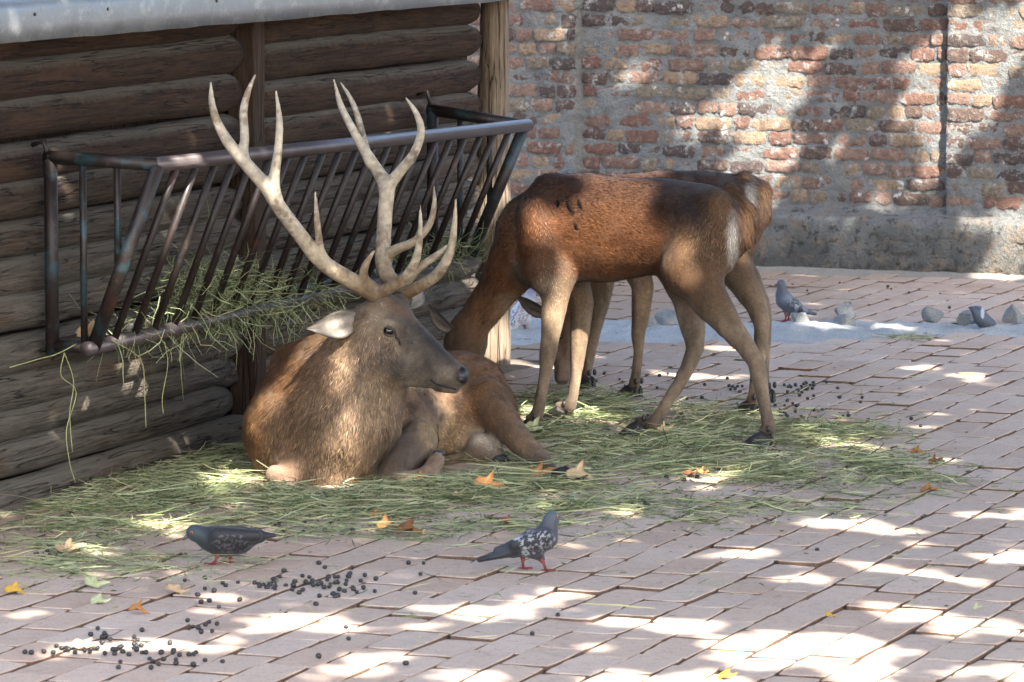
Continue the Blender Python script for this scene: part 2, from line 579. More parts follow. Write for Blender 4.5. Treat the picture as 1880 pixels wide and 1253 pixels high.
# gutter strip
nx, ny = 420, 26
sv = []
for j in range(ny + 1):
    for i in range(nx + 1):
        x = en[0, 0] + (en[-1, 0] - en[0, 0]) * i / nx
        a_ = np.interp(x, en[:, 0], en[:, 1]); b_ = np.interp(x, ef[:, 0], ef[:, 1])
        a_ += 0.10 * fbm((x, 0, 3), 2.2); b_ += 0.08 * fbm((x, 5, 9), 2.5)
        t = j / ny
        prof = min(1, 5 * t) * min(1, 5 * (1 - t))
        y = a_ + (b_ - a_) * t
        z = -0.012 + prof * (0.016 + 0.016 * fbm((x, y, 1), 2.6) + 0.026 * math.exp(-((t - 0.55) / 0.16) ** 2) * (0.7 + fbm((x, 2, 7), 2.9)) + 0.016 * fbm((x, y, 2), 7))
        sv.append((x, y, z))
sf = np.array([(j * (nx + 1) + i, j * (nx + 1) + i + 1, (j + 1) * (nx + 1) + i + 1, (j + 1) * (nx + 1) + i) for j in range(ny) for i in range(nx)])
tag(link('concrete_gutter', mesh('concrete_gutter', sv, sf, M['concrete'], True)), kind='structure')


def rock(seed, rx, ry, rz):
    import bmesh
    bm = bmesh.new()
    bmesh.ops.create_icosphere(bm, subdivisions=3, radius=1)
    r = random.Random(seed)
    dirs = [Vector((r.gauss(0, 1), r.gauss(0, 1), r.gauss(0, 1))).normalized() for _ in range(9)]
    cuts = [r.uniform(0.45, 0.8) for _ in dirs]
    for v in bm.verts:
        p = v.co.copy()
        for d, c in zip(dirs, cuts):
            e = p.dot(d) - c
            if e > 0: p -= d * e * 0.98
        p *= 1 + 0.07 * mnoise.noise(p * 3 + Vector((seed, 0, 0)))
        v.co = (p.x * rx, p.y * ry, p.z * rz)
    m = bpy.data.meshes.new('stone')
    bm.to_mesh(m); bm.free()
    m.materials.append(M['stone'])
    return m


ROCKS = [(1552, 588, 40, 'rounded grey stone set in the concrete gutter, the tallest one behind the white patch'),
         (1470, 603, 44, 'pale stone mortared into the gutter near the standing blue grey pigeon'),
         (1548, 604, 40, 'pale mortar covered stone just below the rounded grey stone'),
         (1712, 592, 38, 'angular grey stone alone in the middle of the gutter'),
         (1776, 597, 42, 'low greyish stone beside the stooping pigeon'),
         (1806, 600, 26, 'small pale stone right at the stooping pigeon'),
         (1862, 594, 46, 'big jagged stone with brown broken face at the end of the gutter'),
         (1225, 604, 44, 'low grey stone in the gutter between the legs of the does'),
         (1193, 606, 24, 'small grey stone beside the far doe front leg')]
for i, (x, y, wpx, lab) in enumerate(ROCKS):
    q = G(x, y)
    s = wpx / (8648 / q[1]) / 2
    o = link('stone', rock(100 + i, s * 1.3, s * 1.1, s * 1.15))
    o.location = (q[0], q[1], 0.03)
    o.rotation_euler = (0, 0, i * 1.3)
    tag(o, lab, 'stone', 'stones set in the concrete gutter')


def ribbon_sheet(name, p0, p1, width_dir, w0, w1, zc, mat, seed, n=60, m=6):
    v = []
    for j in range(m + 1):
        for i in range(n + 1):
            t, s = i / n, j / m
            q = np.array(p0) + (np.array(p1) - np.array(p0)) * t
            wj = w1 + 0.05 * fbm((q[0], q[1], seed), 2.5)
            q = q + width_dir * (w0 + (wj - w0) * s)
            q[2] = zc * (1 - s) ** 1.3 - 0.012 * s + 0.006 * fbm((q[0], q[1], seed), 9) * (1 - s)
            v.append(q)
    f = np.array([(j * (n + 1) + i, j * (n + 1) + i + 1, (j + 1) * (n + 1) + i + 1, (j + 1) * (n + 1) + i) for j in range(m) for i in range(n)])
    return tag(link(name, mesh(name, v, f, mat, True)), kind='structure')


ribbon_sheet('dirt_strip', S(-1.5, 0, 0), S(4.7, 0, 0), V, -0.1, 0.33, 0.035, M['dirt'], 3)
ribbon_sheet('sandy_strip', B0 + V * -3.5, B0 + V * 3.2, -U, -0.1, 0.22, 0.03, M['sand'], 8)

# ------------------------------------------------------------------ brick wall
WALLB = 0.16                                # wall face stands this far behind the plinth face
wall = empty('brick_wall', tuple(B0), math.atan2(V[1], V[0]))
tag(wall, 'old brick wall with smeared grey mortar joints and shallow pilasters behind the yard', 'wall')


def wx(px, off):                           # photo column -> distance along the wall for a face 'off' behind the plinth face
    d = ray(px, 300)
    n_ = U
    t = ((B0 + U * off - CAM) @ n_) / (d @ n_)
    return float(((CAM + d * t) - B0) @ V)


X_L, X_R = wx(1060, WALLB - .05), wx(1736, WALLB - .05)
ZP, ZT = 0.335, 2.3


def face_off(b):                           # pilasters stand 6 cm proud
    return WALLB - 0.06 if (b < X_L or b > X_R) else WALLB


# mortar body: displaced sheet, in the wall's frame x along, y into the wall
nx, nz = 440, 130
b0, b1, z0, z1 = -3.6, 3.2, 0.22, 1.75
mvv = []
for j in range(nz + 1):
    for i in range(nx + 1):
        b = b0 + (b1 - b0) * i / nx
        z = z0 + (z1 - z0) * j / nz
        y = face_off(b) + 0.008 * fbm((b, z, 0), 3) - 0.0085 * fbm((b, z, 4), 17) + 0.004 * fbm((b, z, 7), 45)
        mvv.append((b, y, z))
mff = np.array([(j * (nx + 1) + i, j * (nx + 1) + i + 1, (j + 1) * (nx + 1) + i + 1, (j + 1) * (nx + 1) + i) for j in range(nz) for i in range(nx)])
link('mortar', mesh('mortar', mvv, mff, M['mortar'], True), wall)
v, f = merge([box((-0.2, WALLB + 0.2, 0.85), (3.4, 0, 0), (0, 0.15, 0), (0, 0, 0.85)), box((-0.2, WALLB + 0.15, 2.0), (3.42, 0, 0), (0, 0.22, 0), (0, 0, 0.28))])
link('wall_core', mesh('wall_core', v, f, M['mortar']), wall)


def brick_mesh(seed):                      # unit brick face: x,z in [-.5,.5], y proud towards -y
    r = random.Random(seed)
    nxx, nzz = 7, 4
    v = []
    for j in range(nzz + 1):
        for i in range(nxx + 1):
            x, z = -0.5 + i / nxx, -0.5 + j / nzz
            edge = i in (0, nxx) or j in (0, nzz)
            corner = i in (0, nxx) and j in (0, nzz)
            jx, jz = r.uniform(-0.035, 0.035), r.uniform(-0.09, 0.09)
            y = (0.55 if edge else 0.0) + r.uniform(-0.28, 0.28) + (0.45 if corner else 0)
            v.append((x * (0.985 if corner else 1) + jx, y, z * (0.9 if corner else 1) + jz))
    f = [(j * (nxx + 1) + i, j * (nxx + 1) + i + 1, (j + 1) * (nxx + 1) + i + 1, (j + 1) * (nxx + 1) + i) for j in range(nzz) for i in range(nxx)]
    ring = list(range(nxx + 1)) + [j * (nxx + 1) + nxx for j in range(1, nzz + 1)] + [nzz * (nxx + 1) + i for i in range(nxx - 1, -1, -1)] + [j * (nxx + 1) for j in range(nzz - 1, 0, -1)]
    o = len(v)
    v += [(v[k][0], 5.0, v[k][2]) for k in ring]
    for k in range(len(ring)):
        l = (k + 1) % len(ring)
        f.append((ring[l], ring[k], o + k, o + l))
    return mesh('brick', v, f, M['brick'], True)


BM = [brick_mesh(i) for i in range(14)]
bricks = []
zc = ZP + 0.045
row = 0
while zc < 1.72:
    for (lo, hi) in ((b0 + 0.3, X_L - 0.004), (X_L + 0.008, X_R - 0.008), (X_R + 0.004, b1)):
        x = lo
        rr = random.Random(row * 7 + int(lo * 50))
        while x < hi - 0.04:
            ln = rr.choice([0.20, 0.21, 0.19, 0.22, 0.20, 0.11, 0.105, 0.12, 0.15, 0.14])
            if x + ln > hi - 0.03: ln = hi - x
            hh = 0.064 + rr.uniform(-0.005, 0.005)
            bricks.append((x + ln / 2, zc + rr.uniform(-0.006, 0.006), max(0.04, ln - rr.uniform(0.010, 0.020)), hh, rr.random(), face_off((lo + hi) / 2)))
            x += ln
    zc += 0.0772
    row += 1


def wall_px(b, z, off):
    q = B0 + V * b + U * off
    return proj(np.array([q[0], q[1], z]))


vis, rest = [], []
for bk in bricks:
    pp = wall_px(bk[0], bk[1], bk[5])
    hid = pp[0] < 905
    (vis if (-60 < pp[1] < 420 and not hid and pp[0] < 1960) else rest).append(bk)
vis.sort(key=lambda k_: abs(wall_px(k_[0], k_[1], k_[5])[1] - 190))
rest += vis[300:]
vis = vis[:300]
for i, (x, z, lx, hz, rv, off) in enumerate(vis + rest):
    o = link('brick', BM[int(rv * 997) % len(BM)], wall)
    o.location = (x, off - 0.005 + (rv - 0.5) * 0.012, z)
    o.scale = (lx, 0.0085, hz)
    o.rotation_euler = (0, 0, 0)
    if i >= len(vis): rest[i - len(vis)] = o
# those past the limit are joined into one part
jv, jf = [], []
for o in rest:
    off_ = len(jv)
    for vv in o.data.vertices:
        jv.append((o.location.x + vv.co.x * o.scale.x, o.location.y + vv.co.y * o.scale.y, o.location.z + vv.co.z * o.scale.z))
    jf += [tuple(i + off_ for i in p_.vertices) for p_ in o.data.polygons]
    bpy.data.objects.remove(o)
tag(link('brick_rest', mesh('brick_rest', jv, jf, M['brick'], True), wall), kind='stuff')
# plinth with sloping rendered top
nx, prof = 300, [(0.0, -0.05), (0.0, 0.03), (0.0, 0.09), (0.0, 0.14), (0.0, 0.19), (0.0, 0.24), (0.006, 0.272), (0.02, 0.288), (0.06, 0.297), (0.11, 0.306), (0.16, 0.33), (0.2, 0.35)]
pv = []
for i in range(nx + 1):
    b = b0 + (b1 - b0) * i / nx
    for y, z in prof:
        k_ = 1 if z < 0.28 else 0.5
        pv.append((b, y - 0.020 * k_ * fbm((b, z, 2), 5) + 0.014 * k_ * fbm((b, z, 9), 22), z + 0.008 * fbm((b, y, 5), 6)))
m_ = len(prof)
pf = np.array([(i * m_ + j, (i + 1) * m_ + j, (i + 1) * m_ + j + 1, i * m_ + j + 1) for i in range(nx) for j in range(m_ - 1)])
PBM = [b_.copy() for b_ in BM[:5]]
for b_ in PBM: b_.materials[0] = M['plinth']
pl = link('plinth', mesh('plinth', pv, pf, M['plinth'], True), wall)
for row in range(3):
    x = 0.0 - 0.3 + 0.07 * row
    rr = random.Random(row + 77)
    while x < 2.0:
        ln = rr.choice([0.21, 0.2, 0.12, 0.16])
        if rr.random() < 0.8:
            o = link('brick', PBM[rr.randrange(5)], pl)
            o.location = (x + ln / 2, -0.004, 0.055 + row * 0.078 + rr.uniform(-.006, .006))
            o.scale = (ln - 0.014, 0.012, 0.064)
        x += ln

# ------------------------------------------------------------------ shed
shed = empty('log_shed', tuple(A0), YAW)
tag(shed, 'low shed of weathered horizontal logs with galvanised sheet roof edge', 'shed')


def log_mesh(seed, L, r0, taper=0.0):
    r = random.Random(seed)
    n, k = max(10, int(L / 0.09)), 18
    v, f = [], []
    bend = r.uniform(-0.012, 0.012)
    for i in range(n + 1):
        x = L * i / n
        e = min(x, L - x)
        sh = 1.0 if e > 0.05 else 0.78 + 0.22 * math.sqrt(max(0, 1 - (1 - e / 0.05) ** 2))
        cz = bend * math.sin(math.pi * x / L) + 0.004 * fbm((x, seed, 0), 2)
        for j in range(k):
            g_ = 2 * math.pi * j / k
            rr = (r0 + taper * (x / L - 0.5)) * sh * (1 + 0.05 * fbm((x * 1.6, math.cos(g_) + seed, math.sin(g_)), 1.2) + 0.015 * fbm((x * 9, 2 * math.cos(g_) + seed, 2 * math.sin(g_)), 1.5))
            v.append((x, -rr * math.cos(g_) * 0.95, cz + rr * math.sin(g_)))
    for i in range(n):
        for j in range(k):
            f.append((i * k + j, i * k + (j + 1) % k, (i + 1) * k + (j + 1) % k, (i + 1) * k + j))
    f.append(tuple(range(k))[::-1]); f.append(tuple(n * k + j for j in range(k)))
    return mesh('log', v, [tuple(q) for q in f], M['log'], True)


# seams between the logs measured up the wall
ZL = [1.655, 1.525, 1.381, 1.239, 1.106, 0.970, 0.848, 0.713, 0.576, 0.446, 0.318, 0.203, 0.075, -0.05]
TP = 1.96                                   # the middle post
for sec, (t0, t1) in enumerate(((-1.6, TP - 0.055), (TP + 0.075, 4.40))):
    for i in range(len(ZL) - 1):
        za, zb = ZL[i], ZL[i + 1]
        if sec == 1: za, zb = za - 0.035, zb - 0.035
        rr = random.Random(sec * 40 + i)
        e1 = t1 - rr.uniform(0, 0.03)
        s0 = t0 + (rr.uniform(0, 0.02) if sec else 0)
        if sec == 0 and i in (10, 11): e1 -= 0.10
        if sec == 0 and i == 12: e1 += 0.0
        r0 = (za - zb) / 2 + 0.004
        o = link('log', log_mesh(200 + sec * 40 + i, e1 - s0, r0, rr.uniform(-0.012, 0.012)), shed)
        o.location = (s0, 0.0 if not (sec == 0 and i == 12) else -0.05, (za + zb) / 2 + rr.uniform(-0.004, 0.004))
        o.rotation_euler = (0, rr.uniform(-0.005, 0.005), 0)
# rotted stump of a log end
rv, rf = log_mesh(991, 0.16, 0.058), None
o = link('rotten_end', rv, shed); o.location = (TP - 0.21, 0.012, 0.258); o.rotation_euler = (0.3, 0.1, 0.1)
for vv in rv.vertices:
    vv.co *= 1 + 0.22 * mnoise.noise(Vector(vv.co) * 38)
# backing behind logs so that no light leaks
v, f = box((1.4, 0.12, 0.8), (3.2, 0, 0), (0, 0.02, 0), (0, 0, 0.85))
link('back_wall', mesh('back_wall', v, f, M['post']), shed)


def post_mesh(h, r0, r1, seed, k=14, mat='post'):
    path, rad = [], []
    for i in range(15):
        z = -0.05 + (h + 0.05) * i / 14
        path.append((0.012 * fbm((z, seed, 0), 1.2), 0.012 * fbm((z, seed, 5), 1.2), z))
        rad.append((r0 + (r1 - r0) * i / 14) * (1 + 0.12 * fbm((z, seed, 9), 2.2)))
    v, f = tube(path, rad, k)
    v = [q * np.array([1, 1, 1]) for q in v]
    return mesh('post', v, f, M[mat], True)


def squarepost(h, hx, hy, seed):
    v, f = [], []
    n = 16
    for i in range(n + 1):
        z = -0.05 + (h + 0.05) * i / n
        for (a_, b_) in ((-1, -1), (-.8, -1.06), (.8, -1.06), (1, -1), (1.05, 0.8), (1, 1), (-1, 1), (-1.05, .8)):
            v.append((a_ * hx * (1 + 0.08 * fbm((a_, z, seed), 3)), b_ * hy * (1 + 0.08 * fbm((b_, z, seed + 3), 3)), z))
    for i in range(n):
        for j in range(8):
            f.append((i * 8 + j, i * 8 + (j + 1) % 8, (i + 1) * 8 + (j + 1) % 8, (i + 1) * 8 + j))
    f.append(tuple(range(8))[::-1]); f.append(tuple(n * 8 + j for j in range(8)))
    return mesh('post', v, [tuple(q) for q in f], M['post'])


o = link('post', squarepost(1.62, 0.052, 0.055, 4), shed); o.location = (TP, -0.035, 0)
o = link('post', post_mesh(1.75, 0.078, 0.062, 8, 16, 'post2'), shed); o.location = (4.50, -0.06, 0)
o['label'] = 'bleached round end post'
# wall plate under the roof
o = link('wall_plate', log_mesh(777, 6.0, 0.05), shed); o.location = (-1.6, 0.02, 1.69)
# roof: sheet with hanging front edge, a fold every metre
OV, ZR = -0.30, 1.605
ed, T0, T1 = [], -1.7, 4.75
prof = [(OV + 0.012, ZR + 0.004), (OV, ZR), (OV - 0.004, ZR + 0.05), (OV - 0.006, ZR + 0.1), (OV, ZR + 0.122), (OV + 0.03, ZR + 0.132), (OV + 0.3, ZR + 0.20), (OV + 0.75, ZR + 0.31)]
n = 110
for i in range(n + 1):
    x = T0 + (T1 - T0) * i / n
    for j, (y, z) in enumerate(prof):
        k_ = 0.006 if j in (2, 3, 4) else 0.003
        ed.append((x, y + k_ * fbm((x, y, 3), 4) + (0.004 if (i // 16) % 2 else 0), z + 0.004 * fbm((x, y, 8), 2.5)))
m_ = len(prof)
ef_ = np.array([(i * m_ + j, (i + 1) * m_ + j, (i + 1) * m_ + j + 1, i * m_ + j + 1) for i in range(n) for j in range(m_ - 1)])
rf_ = link('roof', mesh('roof', ed, ef_, M['zinc'], True), shed)
md = rf_.modifiers.new('thick', 'SOLIDIFY'); md.thickness = 0.004; md.offset = 1
v, f = box((1.5, OV + 0.38, ZR + 0.165), (3.15, 0, 0), (0, 0.34, 0.085), (0, -0.003, 0.012))
link('roof_board', mesh('roof_board', v, f, M['post']), shed)
for x in (-0.35, 0.2, 1.1, 1.95, 2.75):
    v, f = tube([(x, OV - 0.012, ZR + 0.085), (x, OV - 0.001, ZR + 0.085)], 0.006, 8)
    link('nail', mesh('nail', v, f, M['hoof']), rf_)

# ------------------------------------------------------------------ hay rack
rack = empty('hay_rack', tuple(S(0, 0, 0)), YAW)
tag(rack, 'dark steel pipe hay rack with slanting bars hung on the log wall', 'hay rack')


def shp(t, o, z): return np.array([t, -o, z])  # wall frame -> rack frame


def pipe(name, pts, r, mat='pipe', parent=rack, n=12):
    v, f = tube(pts, r, n)
    return link(name, mesh(name, v, f, M[mat], True), parent)


TL, TR = 0.13, 3.65
zbt, zft, zb = 1.18, 1.13, 0.525


def fpos(t): return 1.165 - 0.062 * (t - TL) / (TR - TL)


pipe('top_rail', [shp(TL - 0.012, 0.53, fpos(TL)), shp(TR + 0.012, 0.54, fpos(TR))], 0.026, 'rail', n=16)
pipe('bottom_rail', [shp(TL - 0.05, 0.275, zb), shp(TR + 0.02, 0.29, zb + 0.01)], 0.026, 'rail', n=16)
pipe('back_rail', [shp(TL, 0.13, zb + 0.005), shp(TR, 0.13, zb + 0.012)], 0.02)
for t in (TL, TR):
    zf = fpos(t)
    pipe('upright', [shp(t, 0.12, zbt - 0.02 * (t > 1) + 0.008), shp(t, 0.12, zb - 0.03)], 0.024)
    pipe('side_rail', [shp(t, 0.10, zbt - 0.02 * (t > 1)), shp(t, 0.53, zf)], 0.024)
    pipe('corner_bar', [shp(t, 0.53, zf), shp(t, 0.275, zb - 0.005)], 0.025)
    pipe('side_bottom', [shp(t, 0.12, zb), shp(t, 0.28, zb)], 0.022)
    for q in (0.30, 0.62):
        o_ = 0.12 + 0.41 * q
        zt_ = zbt + (zf - zbt) * q
        zl = zb if o_ < 0.275 else zb + (zf - zb) * (o_ - 0.275) / 0.255
        pipe('side_bar', [shp(t, o_, zt_), shp(t, o_, zl)], 0.0125)
    pipe('hook', [shp(t - 0.01, 0.055, zbt + 0.04), shp(t - 0.01, 0.10, zbt + 0.055), shp(t - 0.005, 0.115, zbt - 0.01)], 0.009, n=8)
NB = 21
for i in range(1, NB + 1):
    t = TL + (TR - TL) * i / (NB + 1)
    pipe('bar', [shp(t + random.uniform(-.008, .008), 0.53, fpos(t)), shp(t + random.uniform(-.01, .01), 0.278, zb)], 0.0135, 'bar', n=10)

# ------------------------------------------------------------------ implicit surfaces for the animals
class Blob:
    def __init__(self, vox):
        self.vox, self.p = vox, []

    def add(self, a, b, ra, rb=None, col=(0.2, 0.13, 0.08), k=0.03, flat=None, hair=0.02, neg=False, flow=True, grp=None):
        rb = ra if rb is None else rb
        self.p.append(dict(a=np.asarray(a, float), b=np.asarray(b, float), ra=ra, rb=rb, col=np.array(col), k=k, flat=flat, hair=hair, neg=neg, flow=flow, grp=grp))

    def chain(self, pts, rads, col, col2=None, **kw):
        n = len(pts) - 1
        for i in range(n):
            c = col if col2 is None else tuple(np.array(col) + (np.array(col2) - np.array(col)) * (i / max(1, n - 1)))
            self.add(pts[i], pts[i + 1], rads[i], rads[i + 1], col=c, **kw)

    @staticmethod
    def dist(p, X):
        a, b = p['a'], p['b']
        Q = X - a
        ba = b - a
        if p['flat'] is not None:
            nrm, s = p['flat']
            nrm = np.asarray(nrm, float)
            Q = Q + (Q @ nrm)[..., None] * nrm * (1 / s - 1)
            ba = ba + (ba @ nrm) * nrm * (1 / s - 1)
        L2 = ba @ ba + 1e-9
        t = np.clip((Q @ ba) / L2, 0, 1)
        d = np.sqrt(((Q - t[..., None] * ba) ** 2).sum(-1)) - (p['ra'] + (p['rb'] - p['ra']) * t)
        if p['flat'] is not None and p['flat'][1] < 1: d = d * (0.5 + 0.5 * p['flat'][1])
        return d

    def build(self, smooth=2):
        h = self.vox
        lo = np.min([np.minimum(q['a'] - q['ra'], q['b'] - q['rb']) for q in self.p if not q['neg']], 0) - 4 * h - 0.03
        hi = np.max([np.maximum(q['a'] + q['ra'], q['b'] + q['rb']) for q in self.p if not q['neg']], 0) + 4 * h + 0.03
        n = np.ceil((hi - lo) / h).astype(int) + 1
        F = np.full(n, 0.5, np.float32)
        def box_of(q):
            m = max(q['ra'], q['rb']) * max(1, q['flat'][1] if q['flat'] else 1) + q['k'] + 3 * h
            i0 = np.maximum(((np.minimum(q['a'], q['b']) - m - lo) / h).astype(int), 0)
            i1 = np.minimum(((np.maximum(q['a'], q['b']) + m - lo) / h).astype(int) + 2, n)
            return i0, i1

        order, groups = [], {}
        for j, q in enumerate(self.p):
            key = q['grp'] if q['grp'] is not None else ('single', j)
            if key not in groups: groups[key] = []; order.append(key)
            groups[key].append(q)
        for key in order:
            qs = groups[key]
            bx = [box_of(q) for q in qs]
            g0 = np.min([b_[0] for b_ in bx], 0); g1 = np.max([b_[1] for b_ in bx], 0)
            D = np.full(g1 - g0, 0.5, np.float32)
            for q, (i0, i1) in zip(qs, bx):
                ax = [lo[c] + h * np.arange(i0[c], i1[c]) for c in range(3)]
                X = np.stack(np.meshgrid(*ax, indexing='ij'), -1)
                sl_ = tuple(slice(i0[c] - g0[c], i1[c] - g0[c]) for c in range(3))
                D[sl_] = np.minimum(D[sl_], self.dist(q, X))
            sl_ = tuple(slice(g0[c], g1[c]) for c in range(3))
            f, k = F[sl_], qs[0]['k']
            if qs[0]['neg']:
                hh = np.maximum(k - np.abs(f + D), 0) / k
                F[sl_] = np.maximum(f, -D) + hh * hh * k * 0.25
            else:
                hh = np.maximum(k - np.abs(f - D), 0) / k
                F[sl_] = np.minimum(f, D) - hh * hh * k * 0.25
        # naive surface nets
        s = F < 0
        c = n - 1
        cnt = np.zeros(c, np.int8)
        for dx in (0, 1):
            for dy in (0, 1):
                for dz in (0, 1):
                    cnt += s[dx:dx + c[0], dy:dy + c[1], dz:dz + c[2]]
        act = (cnt > 0) & (cnt < 8)
        ids = np.full(c, -1, np.int64)
        I = np.argwhere(act)
        ids[act] = np.arange(len(I))
        acc = np.zeros((len(I), 3)); num = np.zeros(len(I))
        corners = [(x, y, z) for x in (0, 1) for y in (0, 1) for z in (0, 1)]
        for a in corners:
            for axn in range(3):
                if a[axn] == 0:
                    b = list(a); b[axn] = 1
                    fa = F[I[:, 0] + a[0], I[:, 1] + a[1], I[:, 2] + a[2]].astype(float)
                    fb = F[I[:, 0] + b[0], I[:, 1] + b[1], I[:, 2] + b[2]].astype(float)
                    mk = (fa < 0) != (fb < 0)
                    t = np.where(mk, fa / np.where(mk, fa - fb, 1), 0)
                    pos = np.array(a, float) + t[:, None] * (np.array(b, float) - np.array(a, float))
                    acc[mk] += pos[mk]; num[mk] += 1
        V_ = lo + h * (I + acc / num[:, None])
        faces = []
        for axn in range(3):
            o1, o2 = [q for q in range(3) if q != axn]
            sa = [slice(None)] * 3; sb = [slice(None)] * 3
            sa[axn] = slice(0, -1); sb[axn] = slice(1, None)
            e = s[tuple(sa)] != s[tuple(sb)]
            E = np.argwhere(e)
            E = E[(E[:, o1] > 0) & (E[:, o2] > 0) & (E[:, o1] < n[o1] - 1) & (E[:, o2] < n[o2] - 1)]
            sg = s[E[:, 0], E[:, 1], E[:, 2]]

            def cell(da, db):
                q = E.copy(); q[:, o1] -= da; q[:, o2] -= db
                return ids[q[:, 0], q[:, 1], q[:, 2]]
            qd = np.stack([cell(1, 1), cell(0, 1), cell(0, 0), cell(1, 0)], 1)
            flip = sg if axn != 1 else ~sg
            qd[~flip] = qd[~flip][:, ::-1]
            faces.append(qd)
        Fc = np.vstack(faces)
        ed = np.vstack([Fc[:, [0, 1]], Fc[:, [1, 2]], Fc[:, [2, 3]], Fc[:, [3, 0]]])
        for _ in range(smooth):
            sm = np.zeros_like(V_); ct = np.zeros(len(V_))
            np.add.at(sm, ed[:, 0], V_[ed[:, 1]]); np.add.at(ct, ed[:, 0], 1)
            np.add.at(sm, ed[:, 1], V_[ed[:, 0]]); np.add.at(ct, ed[:, 1], 1)
            V_ = 0.5 * V_ + 0.5 * sm / ct[:, None]
        self.V, self.F = V_, Fc
        fn = np.cross(V_[Fc[:, 2]] - V_[Fc[:, 0]], V_[Fc[:, 3]] - V_[Fc[:, 1]])
        self.area = np.linalg.norm(fn, axis=1) / 2
        N = np.zeros_like(V_)
        for k in range(4): np.add.at(N, Fc[:, k], fn)
        self.N = N / (np.linalg.norm(N, axis=1)[:, None] + 1e-12)
        # blended colour, hair flow and hair length from the limbs they lie on
        W = np.zeros(len(V_)); Cc = np.zeros((len(V_), 3)); Fl = np.zeros((len(V_), 3)); Hl = np.zeros(len(V_))
        for q in self.p:
            if q['neg']: continue
            d = self.dist(q, V_)
            wt = np.exp(-np.clip(d, -0.02, 1) / 0.012)
            W += wt
            Cc += wt[:, None] * q['col']
            dr = q['b'] - q['a']
            L = np.linalg.norm(dr)
            if L > 1e-6 and q['flow']: Fl += wt[:, None] * dr / L
            Hl += wt * q['hair']
        self.C = Cc / W[:, None]
        self.FL = Fl / W[:, None]
        self.HL = Hl / W
        return self

    def near(self, x, y, tol=5):            # nearest skin point seen at a photo pixel
        pp = proj(self.V)
        d = np.hypot(pp[:, 0] - x, pp[:, 1] - y)
        k = np.where(d < tol)[0]
        if len(k) == 0: k = np.array([d.argmin()])
        j = k[self.V[k, 1].argmin()]
        return self.V[j], self.N[j]


def fur(bl, n, width, lift=0.22, jit=0.25, keep=None, gravity=0.25, seed=1):
    r = np.random.default_rng(seed)
    pr = bl.area / bl.area.sum()
    fi = r.choice(len(bl.F), n, p=pr)
    a, b = r.random(n), r.random(n)
    wts = np.stack([(1 - a) * (1 - b), a * (1 - b), a * b, (1 - a) * b], 1)
    q = bl.F[fi]
    X = (bl.V[q] * wts[..., None]).sum(1)
    N = (bl.N[q] * wts[..., None]).sum(1); N /= np.linalg.norm(N, axis=1)[:, None] + 1e-9
    C = (bl.C[q] * wts[..., None]).sum(1)
    L = (bl.HL[q] * wts).sum(1)
    D = (bl.FL[q] * wts[..., None]).sum(1) + np.array([0, 0, -gravity])
    ok = (L > 0.004) & (X[:, 2] > 0.004)
    if keep is not None: ok &= keep(X)
    X, N, C, L, D = X[ok], N[ok], C[ok], L[ok], D[ok]
    n = len(X)
    D = D - (D * N).sum(1)[:, None] * N
    D /= np.linalg.norm(D, axis=1)[:, None] + 1e-9
    D = D + jit * r.normal(size=(n, 3)); D -= (D * N).sum(1)[:, None] * N
    D /= np.linalg.norm(D, axis=1)[:, None] + 1e-9
    lf = lift * (0.4 + r.random(n))
    D = D + lf[:, None] * N
    L = L * r.uniform(0.55, 1.3, n)
    Wd = np.cross(D, N); Wd /= np.linalg.norm(Wd, axis=1)[:, None] + 1e-9
    w_ = width * r.uniform(0.6, 1.4, n) / 2
    b0_, b1_ = X - N * 0.0015 - Wd * w_[:, None], X - N * 0.0015 + Wd * w_[:, None]
    tip = X + D * L[:, None]
    Vv = np.stack([b0_, tip, b1_], 1).reshape(-1, 3)
    Ff = np.arange(3 * n).reshape(-1, 3)
    sh = np.exp(r.normal(0, 1, n) * (0.14 + 0.24 * np.clip(L / 0.022, 0, 1)))[:, None] * np.stack([np.ones(n), 1 + r.normal(0, 0.03, n), 1 + r.normal(0, 0.07, n)], 1)
    c = np.clip(C * sh, 0.004, 0.9)
    cc = np.repeat(c, 3, 0)
    cc[1::3] *= 1.25
    return Vv, Ff, np.clip(cc, 0, 0.95)


def put_blob(name, bl, parent, mat):
    return link(name, mesh(name, rel(parent, bl.V), bl.F, mat, True, bl.C), parent)


def put_fur(bl, n, width, parent, **kw):
    v, f, c = fur(bl, n, width, **kw)
    o = link('coat', mesh('coat', rel(parent, v), f, M['fur'], False, c), parent)
    o['kind'] = 'stuff'
    return o


def ball(c, r, n=12, sc=(1, 1, 1)):
    v, f = [], []
    for i in range(1, n):
        for k in range(2 * n):
            th, ph = math.pi * i / n, math.pi * k / n
            v.append((c[0] + r * sc[0] * math.sin(th) * math.cos(ph), c[1] + r * sc[1] * math.sin(th) * math.sin(ph), c[2] + r * sc[2] * math.cos(th)))
    m2 = 2 * n
    for i in range(n - 2):
        for k in range(m2):
            f.append((i * m2 + k, (i + 1) * m2 + k, (i + 1) * m2 + (k + 1) % m2, i * m2 + (k + 1) % m2))
    f.append(tuple(range(m2))); f.append(tuple((n - 2) * m2 + k for k in range(m2))[::-1])
    return v, f


